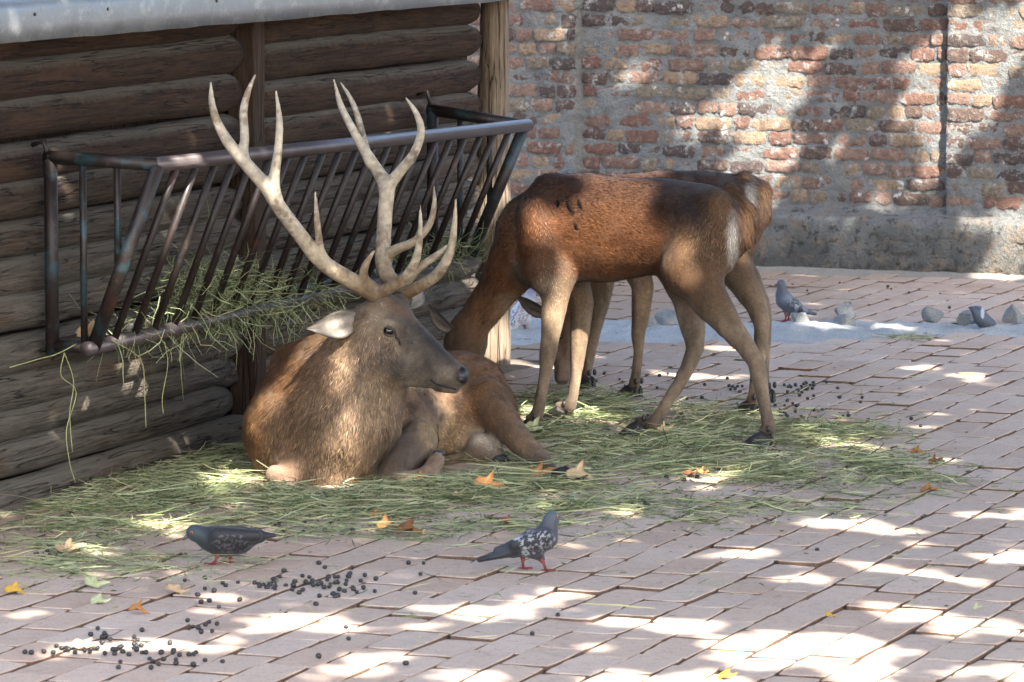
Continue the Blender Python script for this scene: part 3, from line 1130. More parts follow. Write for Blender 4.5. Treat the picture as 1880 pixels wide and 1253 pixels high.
def ear_mesh(base, tip, face, width, thick=0.007, cin=(0.42, 0.36, 0.30), cout=(0.15, 0.105, 0.07), crim=(0.05, 0.038, 0.03)):
    """a cupped leaf-shaped ear from base to tip, its hollow turned to 'face'"""
    base, tip, face = [np.asarray(q, float) for q in (base, tip, face)]
    ax = tip - base; L = np.linalg.norm(ax); ax /= L
    face = face - (face @ ax) * ax; face /= np.linalg.norm(face)
    sd = np.cross(ax, face)
    n, m = 14, 10
    front, back, cf, cb = [], [], [], []
    for i in range(n + 1):
        t = i / n
        wd = width * (0.34 + 0.66 * math.sin(math.pi * min(1, (t * 0.92 + 0.10)) ** 0.85)) * (1 - t ** 5 * 0.93) if t < 1 else 0.001
        for j in range(m + 1):
            s = -1 + 2 * j / m
            cup = 0.62 * wd * (s * s - 0.35) * (1 - 0.35 * t)
            q = base + ax * (L * t) + sd * (wd * s) + face * (cup + 0.012 * math.sin(3 * t))
            front.append(q + face * 0)
            nrm = face - sd * (1.24 * s * (1 - 0.35 * t))
            nrm /= np.linalg.norm(nrm)
            back.append(q - nrm * thick * (0.25 + 0.75 * (1 - s * s)) * (1 - 0.7 * t))
            rim = max(abs(s) ** 8, t ** 6)
            tuft = 0.75 + 0.35 * math.sin(7 * s + 3 * t) * math.sin(5 * t)
            cf.append(np.array(cin) * tuft * (1 - rim) + np.array(crim) * rim)
            cb.append(np.array(cout) * (1 - rim) + np.array(crim) * rim)
    k = len(front)
    f = []
    for i in range(n):
        for j in range(m):
            a = i * (m + 1) + j
            f.append((a, a + 1, a + m + 2, a + m + 1))
            f.append((k + a + m + 1, k + a + m + 2, k + a + 1, k + a))
    for i in range(n):
        for j in (0, m):
            a = i * (m + 1) + j
            q = (a, a + m + 1, k + a + m + 1, k + a)
            f.append(q if j == 0 else q[::-1])
    return front + back, f, cf + cb


def put_ear(parent, *a, **k):
    v, f, c = ear_mesh(*a, **k)
    return link('ear', mesh('ear', rel(parent, np.array(v)), f, M['skin'], True, np.array(c)), parent)


def hoof_mesh(p, fwd, L=0.075, W=0.028, H=0.05):
    """two cloven claws resting on the ground at p (fetlock end), toes to fwd"""
    fwd = np.array([fwd[0], fwd[1], 0.0]); fwd /= np.linalg.norm(fwd)
    sd = np.array([-fwd[1], fwd[0], 0])
    parts = []
    for s in (-1, 1):
        rows = []
        for t, h, wd in ((-0.42, H * 0.75, 0.8), (-0.1, H, 1.0), (0.25, H * 0.72, 0.95), (0.55, H * 0.36, 0.65), (0.7, H * 0.12, 0.25)):
            c = p + fwd * (L * t) + sd * (s * W * 0.52)
            ww = W * 0.48 * wd
            rows.append([c - sd * ww + [0, 0, 0.0], c + sd * ww + [0, 0, 0.0], c + sd * ww * 0.8 + [0, 0, h * 0.75], c + [0, 0, h], c - sd * ww * 0.8 + [0, 0, h * 0.75]])
        v = [q for r_ in rows for q in r_]
        f = [(i * 5 + j, i * 5 + (j + 1) % 5, (i + 1) * 5 + (j + 1) % 5, (i + 1) * 5 + j) for i in range(len(rows) - 1) for j in range(5)]
        f += [(4, 3, 2, 1, 0), tuple((len(rows) - 1) * 5 + j for j in range(5))]
        parts.append((v, f))
    return merge(parts)


# ------------------------------------------------------------------ does
RED, DARK, TAN, PALE, WHITE = (0.20, 0.085, 0.033), (0.085, 0.045, 0.027), (0.25, 0.172, 0.105), (0.36, 0.26, 0.16), (0.62, 0.56, 0.47)
GREYB = (0.17, 0.115, 0.075)


class Plane:                               # vertical plane along an animal's spine; photo points are carried onto it
    def __init__(self, c, ang):
        self.c = np.array([*c, 0.0])
        self.d = np.array([-math.cos(ang), math.sin(ang), 0])      # forward
        self.l = np.array([-self.d[1], self.d[0], 0])              # its left
        if self.l[1] > 0: self.l = -self.l                         # keep 'lat' positive towards the camera

    def __call__(self, x, y, lat=0.0):
        r = ray(x, y)
        t = ((self.c + self.l * lat - CAM) @ self.l) / (r @ self.l)
        return CAM + r * t

    def lat(self, q): return float((q - self.c) @ self.l)


def doe(name, label, pl, pts, seed, nfur):
    q0 = G(*pts['foot'])
    root = empty(name, (q0[0], q0[1], 0))
    tag(root, label, 'deer', 'does feeding by the hay')
    B = Blob(0.0085)
    F62 = (pl.l, 0.66)
    T = pts['torso']
    tp = [pl(x, y) for x, y, _ in T]
    for i in range(len(T) - 1):
        B.add(tp[i], tp[i + 1], T[i][2] * 0.96, T[i + 1][2] * 0.96, col=RED, k=0.06, flat=F62, hair=0.022, grp='torso')
    for x, y, la, x2, y2, la2, ra, rb, col in pts['extra']:
        B.add(pl(x, y, la), pl(x2, y2, la2), ra * 0.93, rb * 0.93, col=col, k=0.06, hair=0.022)
    N_ = pts['neck']
    npnt = [pl(x, y) for x, y, _ in N_]
    for i in range(len(N_) - 1, 0, -1):     # hair flows from the head to the shoulder
        B.add(npnt[i], npnt[i - 1], N_[i][2] * 0.93, N_[i - 1][2] * 0.93, col=RED if i < 3 else (0.17, 0.085, 0.042), k=0.05, flat=(pl.l, 0.72), hair=0.02, grp='neck')
    for (x, y, x2, y2, ra, rb, col) in pts['head']:
        B.add(pl(x2, y2), pl(x, y), rb, ra, col=col, k=0.03, flat=(pl.l, 0.85), hair=0.008, grp='head')
    for lg in pts['legs']:
        hp = G(*lg['hoof'])
        lh = pl.lat(hp)
        L = lg['pts']
        lats = [lg['lat'] + (lh - lg['lat']) * min(1, max(0, (y - L[0][1]) / (lg['hoof'][1] - 25 - L[0][1]))) for x, y, r_ in L]
        pp = [pl(x, y, la) for (x, y, r_), la in zip(L, lats)] + [hp + np.array([0, 0, 0.058]) - pl.d * 0.012]
        rr = [r_ * (0.94 if j_ < 1 else 0.90 if j_ < 3 else 0.80) for j_, (*_, r_) in enumerate(L)] + [0.019]
        n = len(pp)
        for i in range(n - 1):
            t = i / (n - 2)
            c = np.array(TAN) * (1 - t) + np.array((0.235, 0.178, 0.122)) * t
            if i >= n - 3: c = np.array((0.13, 0.092, 0.062))
            if lg.get('top') and i == 0: c = np.array(lg['top'])
            B.add(pp[i], pp[i + 1], rr[i], rr[i + 1], col=c, k=0.045, hair=0.011 if i < 2 else 0.006, grp=str(lg['hoof']))
    for (x, y, x2, y2, ra, rb, col, hl) in pts['tail']:
        B.add(pl(x, y), pl(x2, y2), ra, rb, col=col, k=0.02, hair=hl, flat=(pl.l, 1.2))
    B.build(2)
    amp = np.clip((0.56 - B.V[:, 2]) / 0.1, 0, 1) * np.clip(B.V[:, 2] / 0.08, 0, 1)
    tn_ = np.array([mnoise.fractal(Vector((q[0] * 26, q[1] * 26, q[2] * 5)), 0.6, 2.1, 2) for q in B.V])
    mu_ = np.array([fbm(q, 7.0, 2) for q in B.V])
    B.V = B.V + B.N * (0.0035 * amp * tn_ + 0.006 * (1 - amp) * mu_)[:, None]
    # coat pattern: dark along the back and neck ridge, pale belly and flanks low down, white rump
    V_, N3 = B.V, B.N
    pp = proj(V_)
    trunk = np.zeros(len(V_))
    for i in range(len(T) - 1):
        trunk = np.maximum(trunk, np.exp(-np.clip(Blob.dist(B.p[i], V_), 0, 1) / 0.02))
    nz_ = np.array([fbm(q, 5.0, 3) for q in V_])
    nf = np.array([fbm(q, 16.0, 3) for q in V_])
    zrel = V_[:, 2]
    back = np.clip((zrel - 0.78 + 0.10 * nz_ + 0.05 * nf) / 0.13, 0, 1) * np.clip(N3[:, 2] * 0.9 + 0.55, 0, 1)
    belly = np.clip((0.60 - zrel + 0.05 * nz_) / 0.10, 0, 1) * trunk
    C = B.C
    C = C * (1 - 0.75 * back[:, None]) + np.array(DARK) * 0.75 * back[:, None]
    C = C * (1 - 0.7 * belly[:, None]) + np.array((0.34, 0.215, 0.10)) * 0.7 * belly[:, None]
    rear = -((V_ - pl.c) @ pl.d)
    hip = np.clip((rear - pts['hipx']) / 0.10, 0, 1) * np.clip((zrel - 0.42) / 0.1, 0, 1)
    C = C * (1 - 0.4 * hip[:, None]) + np.array((0.19, 0.115, 0.058)) * 0.4 * hip[:, None]
    for (x, y, rx, ry, st, col) in pts['paint']:
        m = np.clip(1.35 - np.hypot((pp[:, 0] - x) / rx, (pp[:, 1] - y) / ry) + 0.18 * nf, 0, 1) ** 1.3 * st * (np.abs((V_ - pl.c) @ pl.l) < 0.4)
        C = C * (1 - m[:, None]) + np.array(col) * m[:, None]
    inner = np.clip(-N3[:, 2] * 1.3 - 0.35, 0, 1) * np.clip((0.62 - zrel) / 0.1, 0, 1) * (zrel > 0.3)
    C = C * (1 - 0.5 * inner[:, None]) + np.array(PALE) * 0.5 * inner[:, None]
    C = C * (1 + 0.22 * nz_ + 0.16 * nf)[:, None]
    lg_ = np.clip((0.56 - zrel) / 0.12, 0, 1)[:, None]
    stk = np.array([mnoise.fractal(Vector((q[0] * 34, q[1] * 34, q[2] * 7)), 0.6, 2.1, 3) for q in V_])      # tendons and hair streaks down the legs
    fr_ = np.clip(N3 @ pl.d, -1, 1)                                                                            # legs browner in front, paler behind
    C = C * (1 + lg_ * (0.34 * stk - 0.20 * fr_)[:, None])
    kn = np.exp(-((zrel - 0.30) / 0.045) ** 2) * lg_[:, 0] * 0.22
    C = C * (1 - kn)[:, None]
    B.C = np.clip(C * (np.array([0.46, 0.42, 0.40]) * (1 - lg_) + np.array([0.80, 0.79, 0.78]) * lg_), 0.006, 0.9)
    for (x, y, rx, ry, st, col) in pts['paint']:
        if sum(col) < 0.75: continue
        m = np.clip(1.3 - np.hypot((pp[:, 0] - x) / rx, (pp[:, 1] - y) / ry) + 0.15 * nf, 0, 1) ** 1.3 * st * 0.85
        B.C = B.C * (1 - m[:, None]) + 0.8 * np.array(col) * m[:, None]
    put_blob('body', B, root, M['skin'])
    put_fur(B, nfur, 0.0036, root, seed=seed, lift=0.2, jit=0.22)
    for lg in pts['legs']:
        hp = G(*lg['hoof'])
        fw = pl.d * 1.0 + pl.l * lg.get('toe', 0.1)
        v, f = hoof_mesh(hp, fw, 0.095, 0.034, 0.062)
        link('hoof', mesh('hoof', rel(root, v), f, M['hoof'], False), root)
        for s in (-1, 1):
            c = hp - pl.d * 0.040 + pl.l * (0.020 * s) + np.array([0, 0, 0.070])
            v, f = ball(c, 0.0105, 6, (0.8, 0.8, 1.4))
            link('dewclaw', mesh('dewclaw', rel(root, v), f, M['hoof'], True), root)
    for (bx, by, tx, ty, lat, latt, w_) in pts['ears']:
        put_ear(root, pl(bx, by, lat), pl(tx, ty, latt), pl.l * 0.9 + pl.d * 0.35, w_, cin=(0.19, 0.155, 0.13), cout=(0.11, 0.075, 0.05))
    for s in (-1, 1):
        x, y = pts['eye']
        c = pl(x, y, s * pts['eyew'])
        v, f = ball(c, 0.013, 8)
        link('eye', mesh('eye', rel(root, v), f, M['eye'], True), root)
    nx_, ny_ = pts['nose']
    v, f = ball(pl(nx_, ny_), 0.024, 8, (1, 1.1, 0.7))
    link('nose', mesh('nose', rel(root, v), f, M['nose'], True), root)
    return root, B


D1 = Plane((0.43, 18.02), R(25))
doe1 = dict(
    foot=(1190, 795), hipx=0.18,
    torso=[(985, 432, 0.165), (1030, 424, 0.203), (1115, 421, 0.213), (1205, 415, 0.192), (1285, 416, 0.168), (1330, 428, 0.110)],
    extra=[(985, 395, 0.085, 1000, 490, 0.10, 0.075, 0.085, RED), (985, 395, -0.085, 1000, 490, -0.10, 0.075, 0.085, RED),
           (975, 495, 0.07, 1022, 520, 0.095, 0.06, 0.055, TAN),
           (1010, 350, 0, 1080, 352, 0, 0.062, 0.062, DARK),
           (1240, 380, 0.05, 1325, 395, 0.06, 0.085, 0.07, DARK), (1240, 380, -0.05, 1325, 395, -0.06, 0.085, 0.07, DARK),
           (1305, 405, 0.075, 1262, 500, 0.095, 0.120, 0.098, (0.19, 0.10, 0.045)), (1305, 405, -0.075, 1262, 500, -0.095, 0.120, 0.098, RED),
           (1325, 420, 0.06, 1325, 480, 0.08, 0.075, 0.055, (0.23, 0.14, 0.07)), (1325, 420, -0.06, 1325, 480, -0.08, 0.075, 0.055, TAN)],
    neck=[(988, 432, 0.160), (945, 484, 0.118), (908, 540, 0.088), (872, 590, 0.076), (856, 616, 0.074)],
    head=[(856, 614, 846, 632, 0.075, 0.070, (0.15, 0.09, 0.05)), (850, 625, 845, 700, 0.064, 0.042, GREYB), (872, 632, 862, 690, 0.05, 0.034, GREYB), (845, 700, 848, 735, 0.042, 0.032, GREYB)],
    legs=[dict(lat=0.10, hoof=(967, 797), pts=[(1012, 500, 0.078), (1020, 545, 0.060), (1013, 600, 0.045), (1006, 650, 0.041), (1001, 685, 0.031), (992, 735, 0.027), (985, 766, 0.032)]),
          dict(lat=-0.11, hoof=(1022, 773), pts=[(1050, 500, 0.07), (1068, 555, 0.052), (1066, 605, 0.043), (1061, 648, 0.039), (1058, 685, 0.029), (1052, 728, 0.026), (1046, 748, 0.031)]),
          dict(lat=0.115, hoof=(1396, 820), pts=[(1270, 490, 0.105), (1302, 550, 0.082), (1338, 598, 0.057), (1372, 640, 0.046), (1388, 664, 0.042), (1397, 705, 0.035), (1405, 750, 0.030), (1412, 785, 0.033)], top=(0.19, 0.10, 0.045)),
          dict(lat=-0.10, hoof=(1168, 800), pts=[(1258, 500, 0.10), (1265, 560, 0.066), (1273, 610, 0.050), (1277, 640, 0.043), (1266, 668, 0.040), (1247, 705, 0.033), (1216, 752, 0.028), (1199, 778, 0.033)])],
    tail=[(1340, 352, 1368, 388, 0.034, 0.034, (0.34, 0.18, 0.085), 0.04), (1368, 388, 1376, 442, 0.034, 0.016, (0.42, 0.23, 0.115), 0.05)],
    paint=[(1346, 436, 12, 46, 0.9, WHITE), (1370, 400, 15, 48, 0.9, (0.46, 0.25, 0.12)), (1262, 385, 62, 42, 0.75, (0.045, 0.028, 0.020)), (1325, 375, 22, 34, 0.5, (0.36, 0.22, 0.12)), (1275, 455, 45, 35, 0.35, (0.26, 0.175, 0.09)), (1240, 345, 20, 25, 0.35, (0.13, 0.11, 0.12)),
           (1000, 520, 30, 16, 0.5, PALE), (935, 560, 26, 22, 0.5, PALE), (1041, 372, 5, 12, 1.0, (0.010, 0.009, 0.009)), (1046, 388, 5, 12, 1.0, (0.010, 0.009, 0.009)), (1060, 376, 4, 16, 1.0, (0.012, 0.010, 0.010)),
           (1020, 374, 3, 12, 0.7, (0.015, 0.012, 0.010)), (1055, 412, 3, 12, 0.6, (0.02, 0.015, 0.012)),
           (1180, 445, 60, 40, 0.35, (0.12, 0.05, 0.02)), (945, 390, 20, 60, 0.5, (0.06, 0.035, 0.022))],
    ears=[(828, 606, 787, 558, 0.075, 0.105, 0.034), (858, 596, 905, 555, -0.09, -0.14, 0.034)],
    eye=(838, 652), eyew=0.058, nose=(850, 742))
SCARS = [[(1034, 360), (1040, 374), (1046, 386), (1051, 398)], [(1056, 364), (1061, 374), (1068, 388)], [(1018, 364), (1021, 374), (1019, 384)], [(1052, 404), (1057, 414), (1062, 420)]]
DOE1, DB1 = doe('doe', 'reddish doe with black scars on her back, head down behind the lying stag', D1, doe1, 3, 85000)

for sc_ in SCARS:
    path = spline([DB1.near(x, y, 4)[0] - 0.0025 * DB1.near(x, y, 4)[1] for x, y in sc_], 4)
    n_ = len(path)
    v, f = tube(list(path), [0.0012 + 0.0065 * math.sin(math.pi * i / (n_ - 1)) for i in range(n_)], 8)
    link('scar', mesh('scar', rel(DOE1, np.array(v)), f, plain('scar_skin', (0.007, 0.006, 0.006), 1.0, 0.0), True), DOE1)

D2 = Plane((0.70, 19.10), R(36))
doe2 = dict(
    foot=(1230, 740), hipx=0.20,
    torso=[(1085, 415, 0.160), (1125, 406, 0.195), (1200, 402, 0.205), (1275, 396, 0.188), (1335, 392, 0.165), (1362, 402, 0.090)],
    extra=[(1085, 385, 0.085, 1110, 480, 0.10, 0.07, 0.08, RED), (1085, 385, -0.085, 1105, 480, -0.10, 0.07, 0.08, RED),
           (1290, 362, 0.05, 1365, 375, 0.06, 0.085, 0.07, DARK), (1290, 362, -0.05, 1365, 375, -0.06, 0.085, 0.07, DARK),
           (1350, 390, 0.075, 1320, 470, 0.095, 0.115, 0.095, RED), (1350, 390, -0.075, 1320, 470, -0.095, 0.115, 0.095, RED),
           (1372, 395, 0.055, 1366, 450, 0.07, 0.07, 0.05, TAN), (1372, 395, -0.055, 1366, 450, -0.07, 0.07, 0.05, TAN)],
    neck=[(1088, 415, 0.155), (1068, 465, 0.112), (1050, 515, 0.086), (1036, 560, 0.075), (1032, 580, 0.072)],
    head=[(1032, 578, 1030, 598, 0.070, 0.066, GREYB), (1031, 595, 1033, 660, 0.060, 0.042, (0.20, 0.14, 0.10)), (1042, 605, 1040, 655, 0.048, 0.034, GREYB), (1033, 660, 1032, 692, 0.042, 0.033, (0.26, 0.19, 0.14))],
    legs=[dict(lat=0.10, hoof=(1158, 730), pts=[(1160, 470, 0.078), (1180, 525, 0.050), (1176, 580, 0.043), (1171, 612, 0.038), (1173, 645, 0.028), (1168, 690, 0.026), (1164, 709, 0.031)]),
          dict(lat=-0.10, hoof=(1072, 714), pts=[(1100, 470, 0.075), (1108, 525, 0.050), (1098, 570, 0.042), (1090, 608, 0.037), (1086, 640, 0.028), (1078, 680, 0.025), (1074, 697, 0.030)]),
          dict(lat=0.09, hoof=(1374, 760), pts=[(1330, 460, 0.098), (1362, 515, 0.070), (1388, 560, 0.050), (1398, 590, 0.042), (1398, 612, 0.039), (1394, 655, 0.032), (1386, 705, 0.029), (1382, 738, 0.033)]),
          dict(lat=-0.09, hoof=(1402, 738), pts=[(1330, 460, 0.098), (1368, 510, 0.066), (1395, 555, 0.046), (1404, 580, 0.041), (1405, 602, 0.036), (1404, 640, 0.030), (1402, 690, 0.027), (1403, 716, 0.031)])],
    tail=[(1366, 330, 1398, 352, 0.034, 0.036, (0.45, 0.25, 0.13), 0.04), (1398, 352, 1409, 400, 0.036, 0.016, (0.60, 0.35, 0.19), 0.05)],
    paint=[(1378, 372, 12, 42, 0.9, WHITE), (1403, 365, 12, 42, 0.9, (0.55, 0.32, 0.16)), (1290, 330, 60, 14, 0.5, (0.22, 0.10, 0.05))],
    ears=[(1004, 577, 946, 540, 0.06, 0.09, 0.033), (1052, 566, 1100, 545, -0.08, -0.13, 0.033)],
    eye=(1028, 618), eyew=0.056, nose=(1030, 698))
DOE2, DB2 = doe('doe', 'doe standing behind the scarred doe, fluffy tail and hind legs showing past her', D2, doe2, 4, 60000)
DOE2['group'] = 'does feeding by the hay'

# ------------------------------------------------------------------ stag
q0 = P(640, 880, 16.7)
stag = empty('stag', (q0[0], q0[1], 0))
tag(stag, 'large antlered stag lying on the hay in front of the rack, head turned aside', 'deer')
B = Blob(0.0068)
SB, SG, SGR, SPALE = (0.20, 0.105, 0.052), (0.19, 0.125, 0.078), (0.145, 0.108, 0.080), (0.40, 0.30, 0.19)
# trunk, withers to rump
B.add(P(600, 770, 16.86), P(720, 752, 17.15), 0.245, 0.225, SG, 0.09, hair=0.022)
B.add(P(720, 752, 17.15), P(838, 758, 17.45), 0.225, 0.205, (0.23, 0.135, 0.08), 0.09, hair=0.02)
B.add(P(548, 680, 16.98), P(640, 690, 17.05), 0.105, 0.12, SB, 0.07, hair=0.022)
B.add(P(838, 735, 17.45), P(872, 760, 17.55), 0.165, 0.125, (0.23, 0.115, 0.055), 0.07, hair=0.02)
# chest, neck and mane
B.add(P(645, 690, 16.52), P(585, 800, 16.66), 0.185, 0.232, SG, 0.08, hair=0.030)
B.add(P(585, 800, 16.66), P(588, 845, 16.64), 0.232, 0.195, SG, 0.08, hair=0.026)
B.add(P(600, 700, 16.60), P(560, 790, 16.72), 0.165, 0.20, (0.21, 0.115, 0.058), 0.08, hair=0.026)
B.add(P(672, 650, 16.46), P(640, 760, 16.50), 0.140, 0.178, (0.23, 0.165, 0.108), 0.07, hair=0.030)
B.add(P(640, 760, 16.50), P(610, 850, 16.52), 0.165, 0.120, (0.22, 0.155, 0.10), 0.07, hair=0.028)
B.add(P(690, 620, 16.45), P(655, 690, 16.50), 0.118, 0.150, (0.20, 0.14, 0.095), 0.06, hair=0.022)
# head
HD = (0.165, 0.128, 0.10)
fl = ((0, 1, 0), 0.82)
B.add(P(712, 585, 16.43), P(690, 600, 16.45), 0.076, 0.085, HD, 0.04, hair=0.010, flat=fl)
B.add(P(768, 634, 16.40), P(716, 588, 16.43), 0.058, 0.075, HD, 0.03, hair=0.007, flat=fl, grp='face')
B.add(P(828, 684, 16.38), P(768, 634, 16.40), 0.044, 0.058, (0.15, 0.12, 0.10), 0.03, hair=0.005, flat=fl, grp='face')
B.add(P(840, 692, 16.38), P(826, 690, 16.38), 0.041, 0.043, (0.24, 0.19, 0.14), 0.02, hair=0.004, flat=((0, 1, 0), 1.05))
B.add(P(752, 668, 16.41), P(708, 640, 16.44), 0.056, 0.088, HD, 0.04, hair=0.010, flat=((0, 1, 0), 0.8))
B.add(P(806, 700, 16.385), P(742, 682, 16.41), 0.029, 0.050, (0.20, 0.155, 0.11), 0.03, hair=0.007, flat=fl)
B.add(P(835, 715, 16.38), P(806, 709, 16.385), 0.0175, 0.024, (0.23, 0.17, 0.115), 0.008, hair=0.005, flat=((0, 1, 0), 1.1))
B.add(P(690, 660, 16.37), P(716, 672, 16.37), 0.045, 0.040, (0.13, 0.10, 0.075), 0.04, hair=0.010)   # jaw muscle
B.add(P(728, 590, 16.362), P(700, 594, 16.365), 0.020, 0.024, (0.20, 0.16, 0.12), 0.03, hair=0.004)      # brow over the eye
B.add(P(702, 552, 16.40), P(694, 566, 16.42), 0.034, 0.042, HD, 0.03, hair=0.012)                        # pedicles
B.add(P(738, 552, 16.52), P(722, 566, 16.48), 0.036, 0.045, (0.12, 0.085, 0.06), 0.03, hair=0.02)
B.add(P(792, 709, 16.325), P(842, 711, 16.325), 0.011, 0.008, HD, 0.008, neg=True)                       # mouth line
B.add(P(712, 609, 16.35), P(714, 610, 16.35), 0.017, 0.015, HD, 0.012, neg=True)                        # eye socket
# folded forelegs
LG = (0.15, 0.105, 0.075)
B.add(P(735, 760, 16.96), P(765, 812, 16.80), 0.135, 0.080, SGR, 0.05, hair=0.014)
B.add(P(766, 812, 16.76), P(736, 846, 16.58), 0.078, 0.066, LG, 0.008, hair=0.010, grp='fore')
B.add(P(736, 846, 16.58), P(715, 882, 16.46), 0.066, 0.046, LG, 0.008, hair=0.010, grp='fore')
B.add(P(722, 888, 16.43), P(786, 874, 16.50), 0.036, 0.029, (0.27, 0.20, 0.145), 0.008, hair=0.008)
B.add(P(788, 872, 16.50), P(802, 846, 16.56), 0.034, 0.027, (0.24, 0.175, 0.13), 0.012, hair=0.008)
B.add(P(798, 852, 16.60), P(803, 838, 16.64), 0.030, 0.026, (0.13, 0.095, 0.075), 0.02, hair=0.006)
B.add(P(555, 850, 16.54), P(518, 884, 16.42), 0.065, 0.042, (0.20, 0.125, 0.08), 0.03, hair=0.012)
B.add(P(505, 872, 16.42), P(522, 893, 16.40), 0.034, 0.040, (0.40, 0.27, 0.21), 0.02, hair=0.006)
B.add(P(545, 890, 16.50), P(690, 880, 16.54), 0.032, 0.040, (0.15, 0.105, 0.07), 0.03, hair=0.012)
# hind legs
B.add(P(858, 730, 17.40), P(898, 748, 17.22), 0.150, 0.100, (0.21, 0.125, 0.072), 0.06, hair=0.016)
B.add(P(893, 738, 17.20), P(945, 800, 17.00), 0.080, 0.050, (0.20, 0.13, 0.08), 0.03, hair=0.013, grp='hind')
B.add(P(945, 800, 17.00), P(988, 842, 16.86), 0.050, 0.036, (0.24, 0.17, 0.115), 0.03, hair=0.010, grp='hind')
B.add(P(988, 842, 16.86), P(1018, 872, 16.74), 0.036, 0.021, (0.17, 0.13, 0.105), 0.03, hair=0.007, grp='hind')
B.add(P(1018, 870, 16.74), P(1038, 874, 16.68), 0.026, 0.023, (0.15, 0.115, 0.095), 0.02, hair=0.006, grp='hind')
B.add(P(780, 866, 16.98), P(880, 838, 17.06), 0.034, 0.036, (0.22, 0.16, 0.11), 0.03, hair=0.008)
B.add(P(880, 838, 17.06), P(912, 838, 17.04), 0.040, 0.033, (0.15, 0.105, 0.08), 0.03, hair=0.008)
B.add(P(845, 790, 17.22), P(872, 828, 17.12), 0.10, 0.045, (0.42, 0.33, 0.23), 0.06, hair=0.014)
B.add(P(880, 812, 17.08), P(905, 822, 17.05), 0.034, 0.026, (0.62, 0.58, 0.52), 0.03, hair=0.010)
B.build(2)
mu_ = np.array([fbm(q, 8.0, 3) for q in B.V])
B.V = B.V + B.N * (0.007 * mu_ * np.clip(B.HL / 0.012, 0.25, 1))[:, None]
pp = proj(B.V)
nz_ = np.array([fbm(q, 5.0, 3) for q in B.V]); nf = np.array([fbm(q, 18.0, 3) for q in B.V])
C = B.C


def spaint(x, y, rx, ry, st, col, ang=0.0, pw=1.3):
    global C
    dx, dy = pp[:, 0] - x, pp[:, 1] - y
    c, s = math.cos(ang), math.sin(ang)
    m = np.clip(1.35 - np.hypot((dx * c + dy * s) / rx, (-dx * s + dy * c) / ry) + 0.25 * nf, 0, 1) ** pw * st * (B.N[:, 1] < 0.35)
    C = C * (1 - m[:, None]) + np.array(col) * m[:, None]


spaint(470, 790, 24, 90, 0.6, (0.24, 0.125, 0.05))
spaint(520, 690, 40, 50, 0.6, (0.17, 0.085, 0.04))
spaint(600, 730, 60, 45, 0.4, (0.24, 0.16, 0.095))
spaint(580, 850, 90, 40, 0.45, (0.12, 0.085, 0.06))
spaint(690, 740, 36, 40, 0.45, (0.34, 0.26, 0.17))
spaint(800, 790, 60, 46, 0.75, (0.42, 0.32, 0.20))
spaint(760, 745, 60, 30, 0.4, (0.17, 0.115, 0.10))
spaint(890, 680, 40, 40, 0.5, (0.24, 0.115, 0.05))
spaint(868, 740, 20, 70, 0.4, (0.24, 0.12, 0.05), 0.2)
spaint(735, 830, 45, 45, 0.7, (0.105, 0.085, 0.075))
spaint(735, 572, 40, 13, 0.8, (0.26, 0.15, 0.085), 0.7)
spaint(725, 630, 60, 40, 0.35, (0.11, 0.085, 0.068), 0.7)
spaint(690, 570, 22, 18, 0.6, (0.30, 0.24, 0.175))
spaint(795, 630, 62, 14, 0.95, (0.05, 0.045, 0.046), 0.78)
spaint(748, 592, 26, 8, 0.7, (0.10, 0.085, 0.08), 0.75)
spaint(714, 592, 18, 6, 0.9, (0.42, 0.35, 0.25), 0.3)
spaint(728, 640, 12, 24, 0.6, (0.33, 0.265, 0.19), 0.2)
spaint(714, 611, 19, 14, 0.8, (0.36, 0.28, 0.19), 0.4)
spaint(712, 608, 9, 6, 0.95, (0.020, 0.015, 0.012), 0.4)
spaint(730, 622, 3, 14, 0.85, (0.025, 0.018, 0.015), -0.55)
spaint(705, 655, 28, 28, 0.65, (0.10, 0.078, 0.06))
spaint(758, 655, 22, 24, 0.6, (0.34, 0.27, 0.20))
spaint(785, 675, 16, 18, 0.55, (0.11, 0.085, 0.065))
spaint(815, 690, 18, 16, 0.65, (0.36, 0.285, 0.20))
spaint(760, 708, 40, 7, 0.7, (0.42, 0.34, 0.245), 0.12)
spaint(818, 716, 22, 6, 0.7, (0.36, 0.27, 0.18))
spaint(803, 716, 12, 6, 0.85, (0.05, 0.036, 0.028))
spaint(680, 605, 22, 34, 0.5, (0.30, 0.245, 0.18))
spaint(848, 690, 13, 16, 0.9, (0.022, 0.02, 0.021))
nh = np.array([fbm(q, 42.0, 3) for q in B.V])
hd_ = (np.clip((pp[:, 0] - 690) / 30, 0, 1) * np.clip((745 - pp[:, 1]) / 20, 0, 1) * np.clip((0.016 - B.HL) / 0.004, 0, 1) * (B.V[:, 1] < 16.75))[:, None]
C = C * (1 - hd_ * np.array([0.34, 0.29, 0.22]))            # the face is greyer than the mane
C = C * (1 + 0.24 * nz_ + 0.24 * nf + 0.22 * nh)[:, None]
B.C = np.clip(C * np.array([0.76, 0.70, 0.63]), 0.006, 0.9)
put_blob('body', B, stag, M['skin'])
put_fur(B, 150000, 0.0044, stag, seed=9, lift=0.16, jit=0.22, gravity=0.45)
ST = B
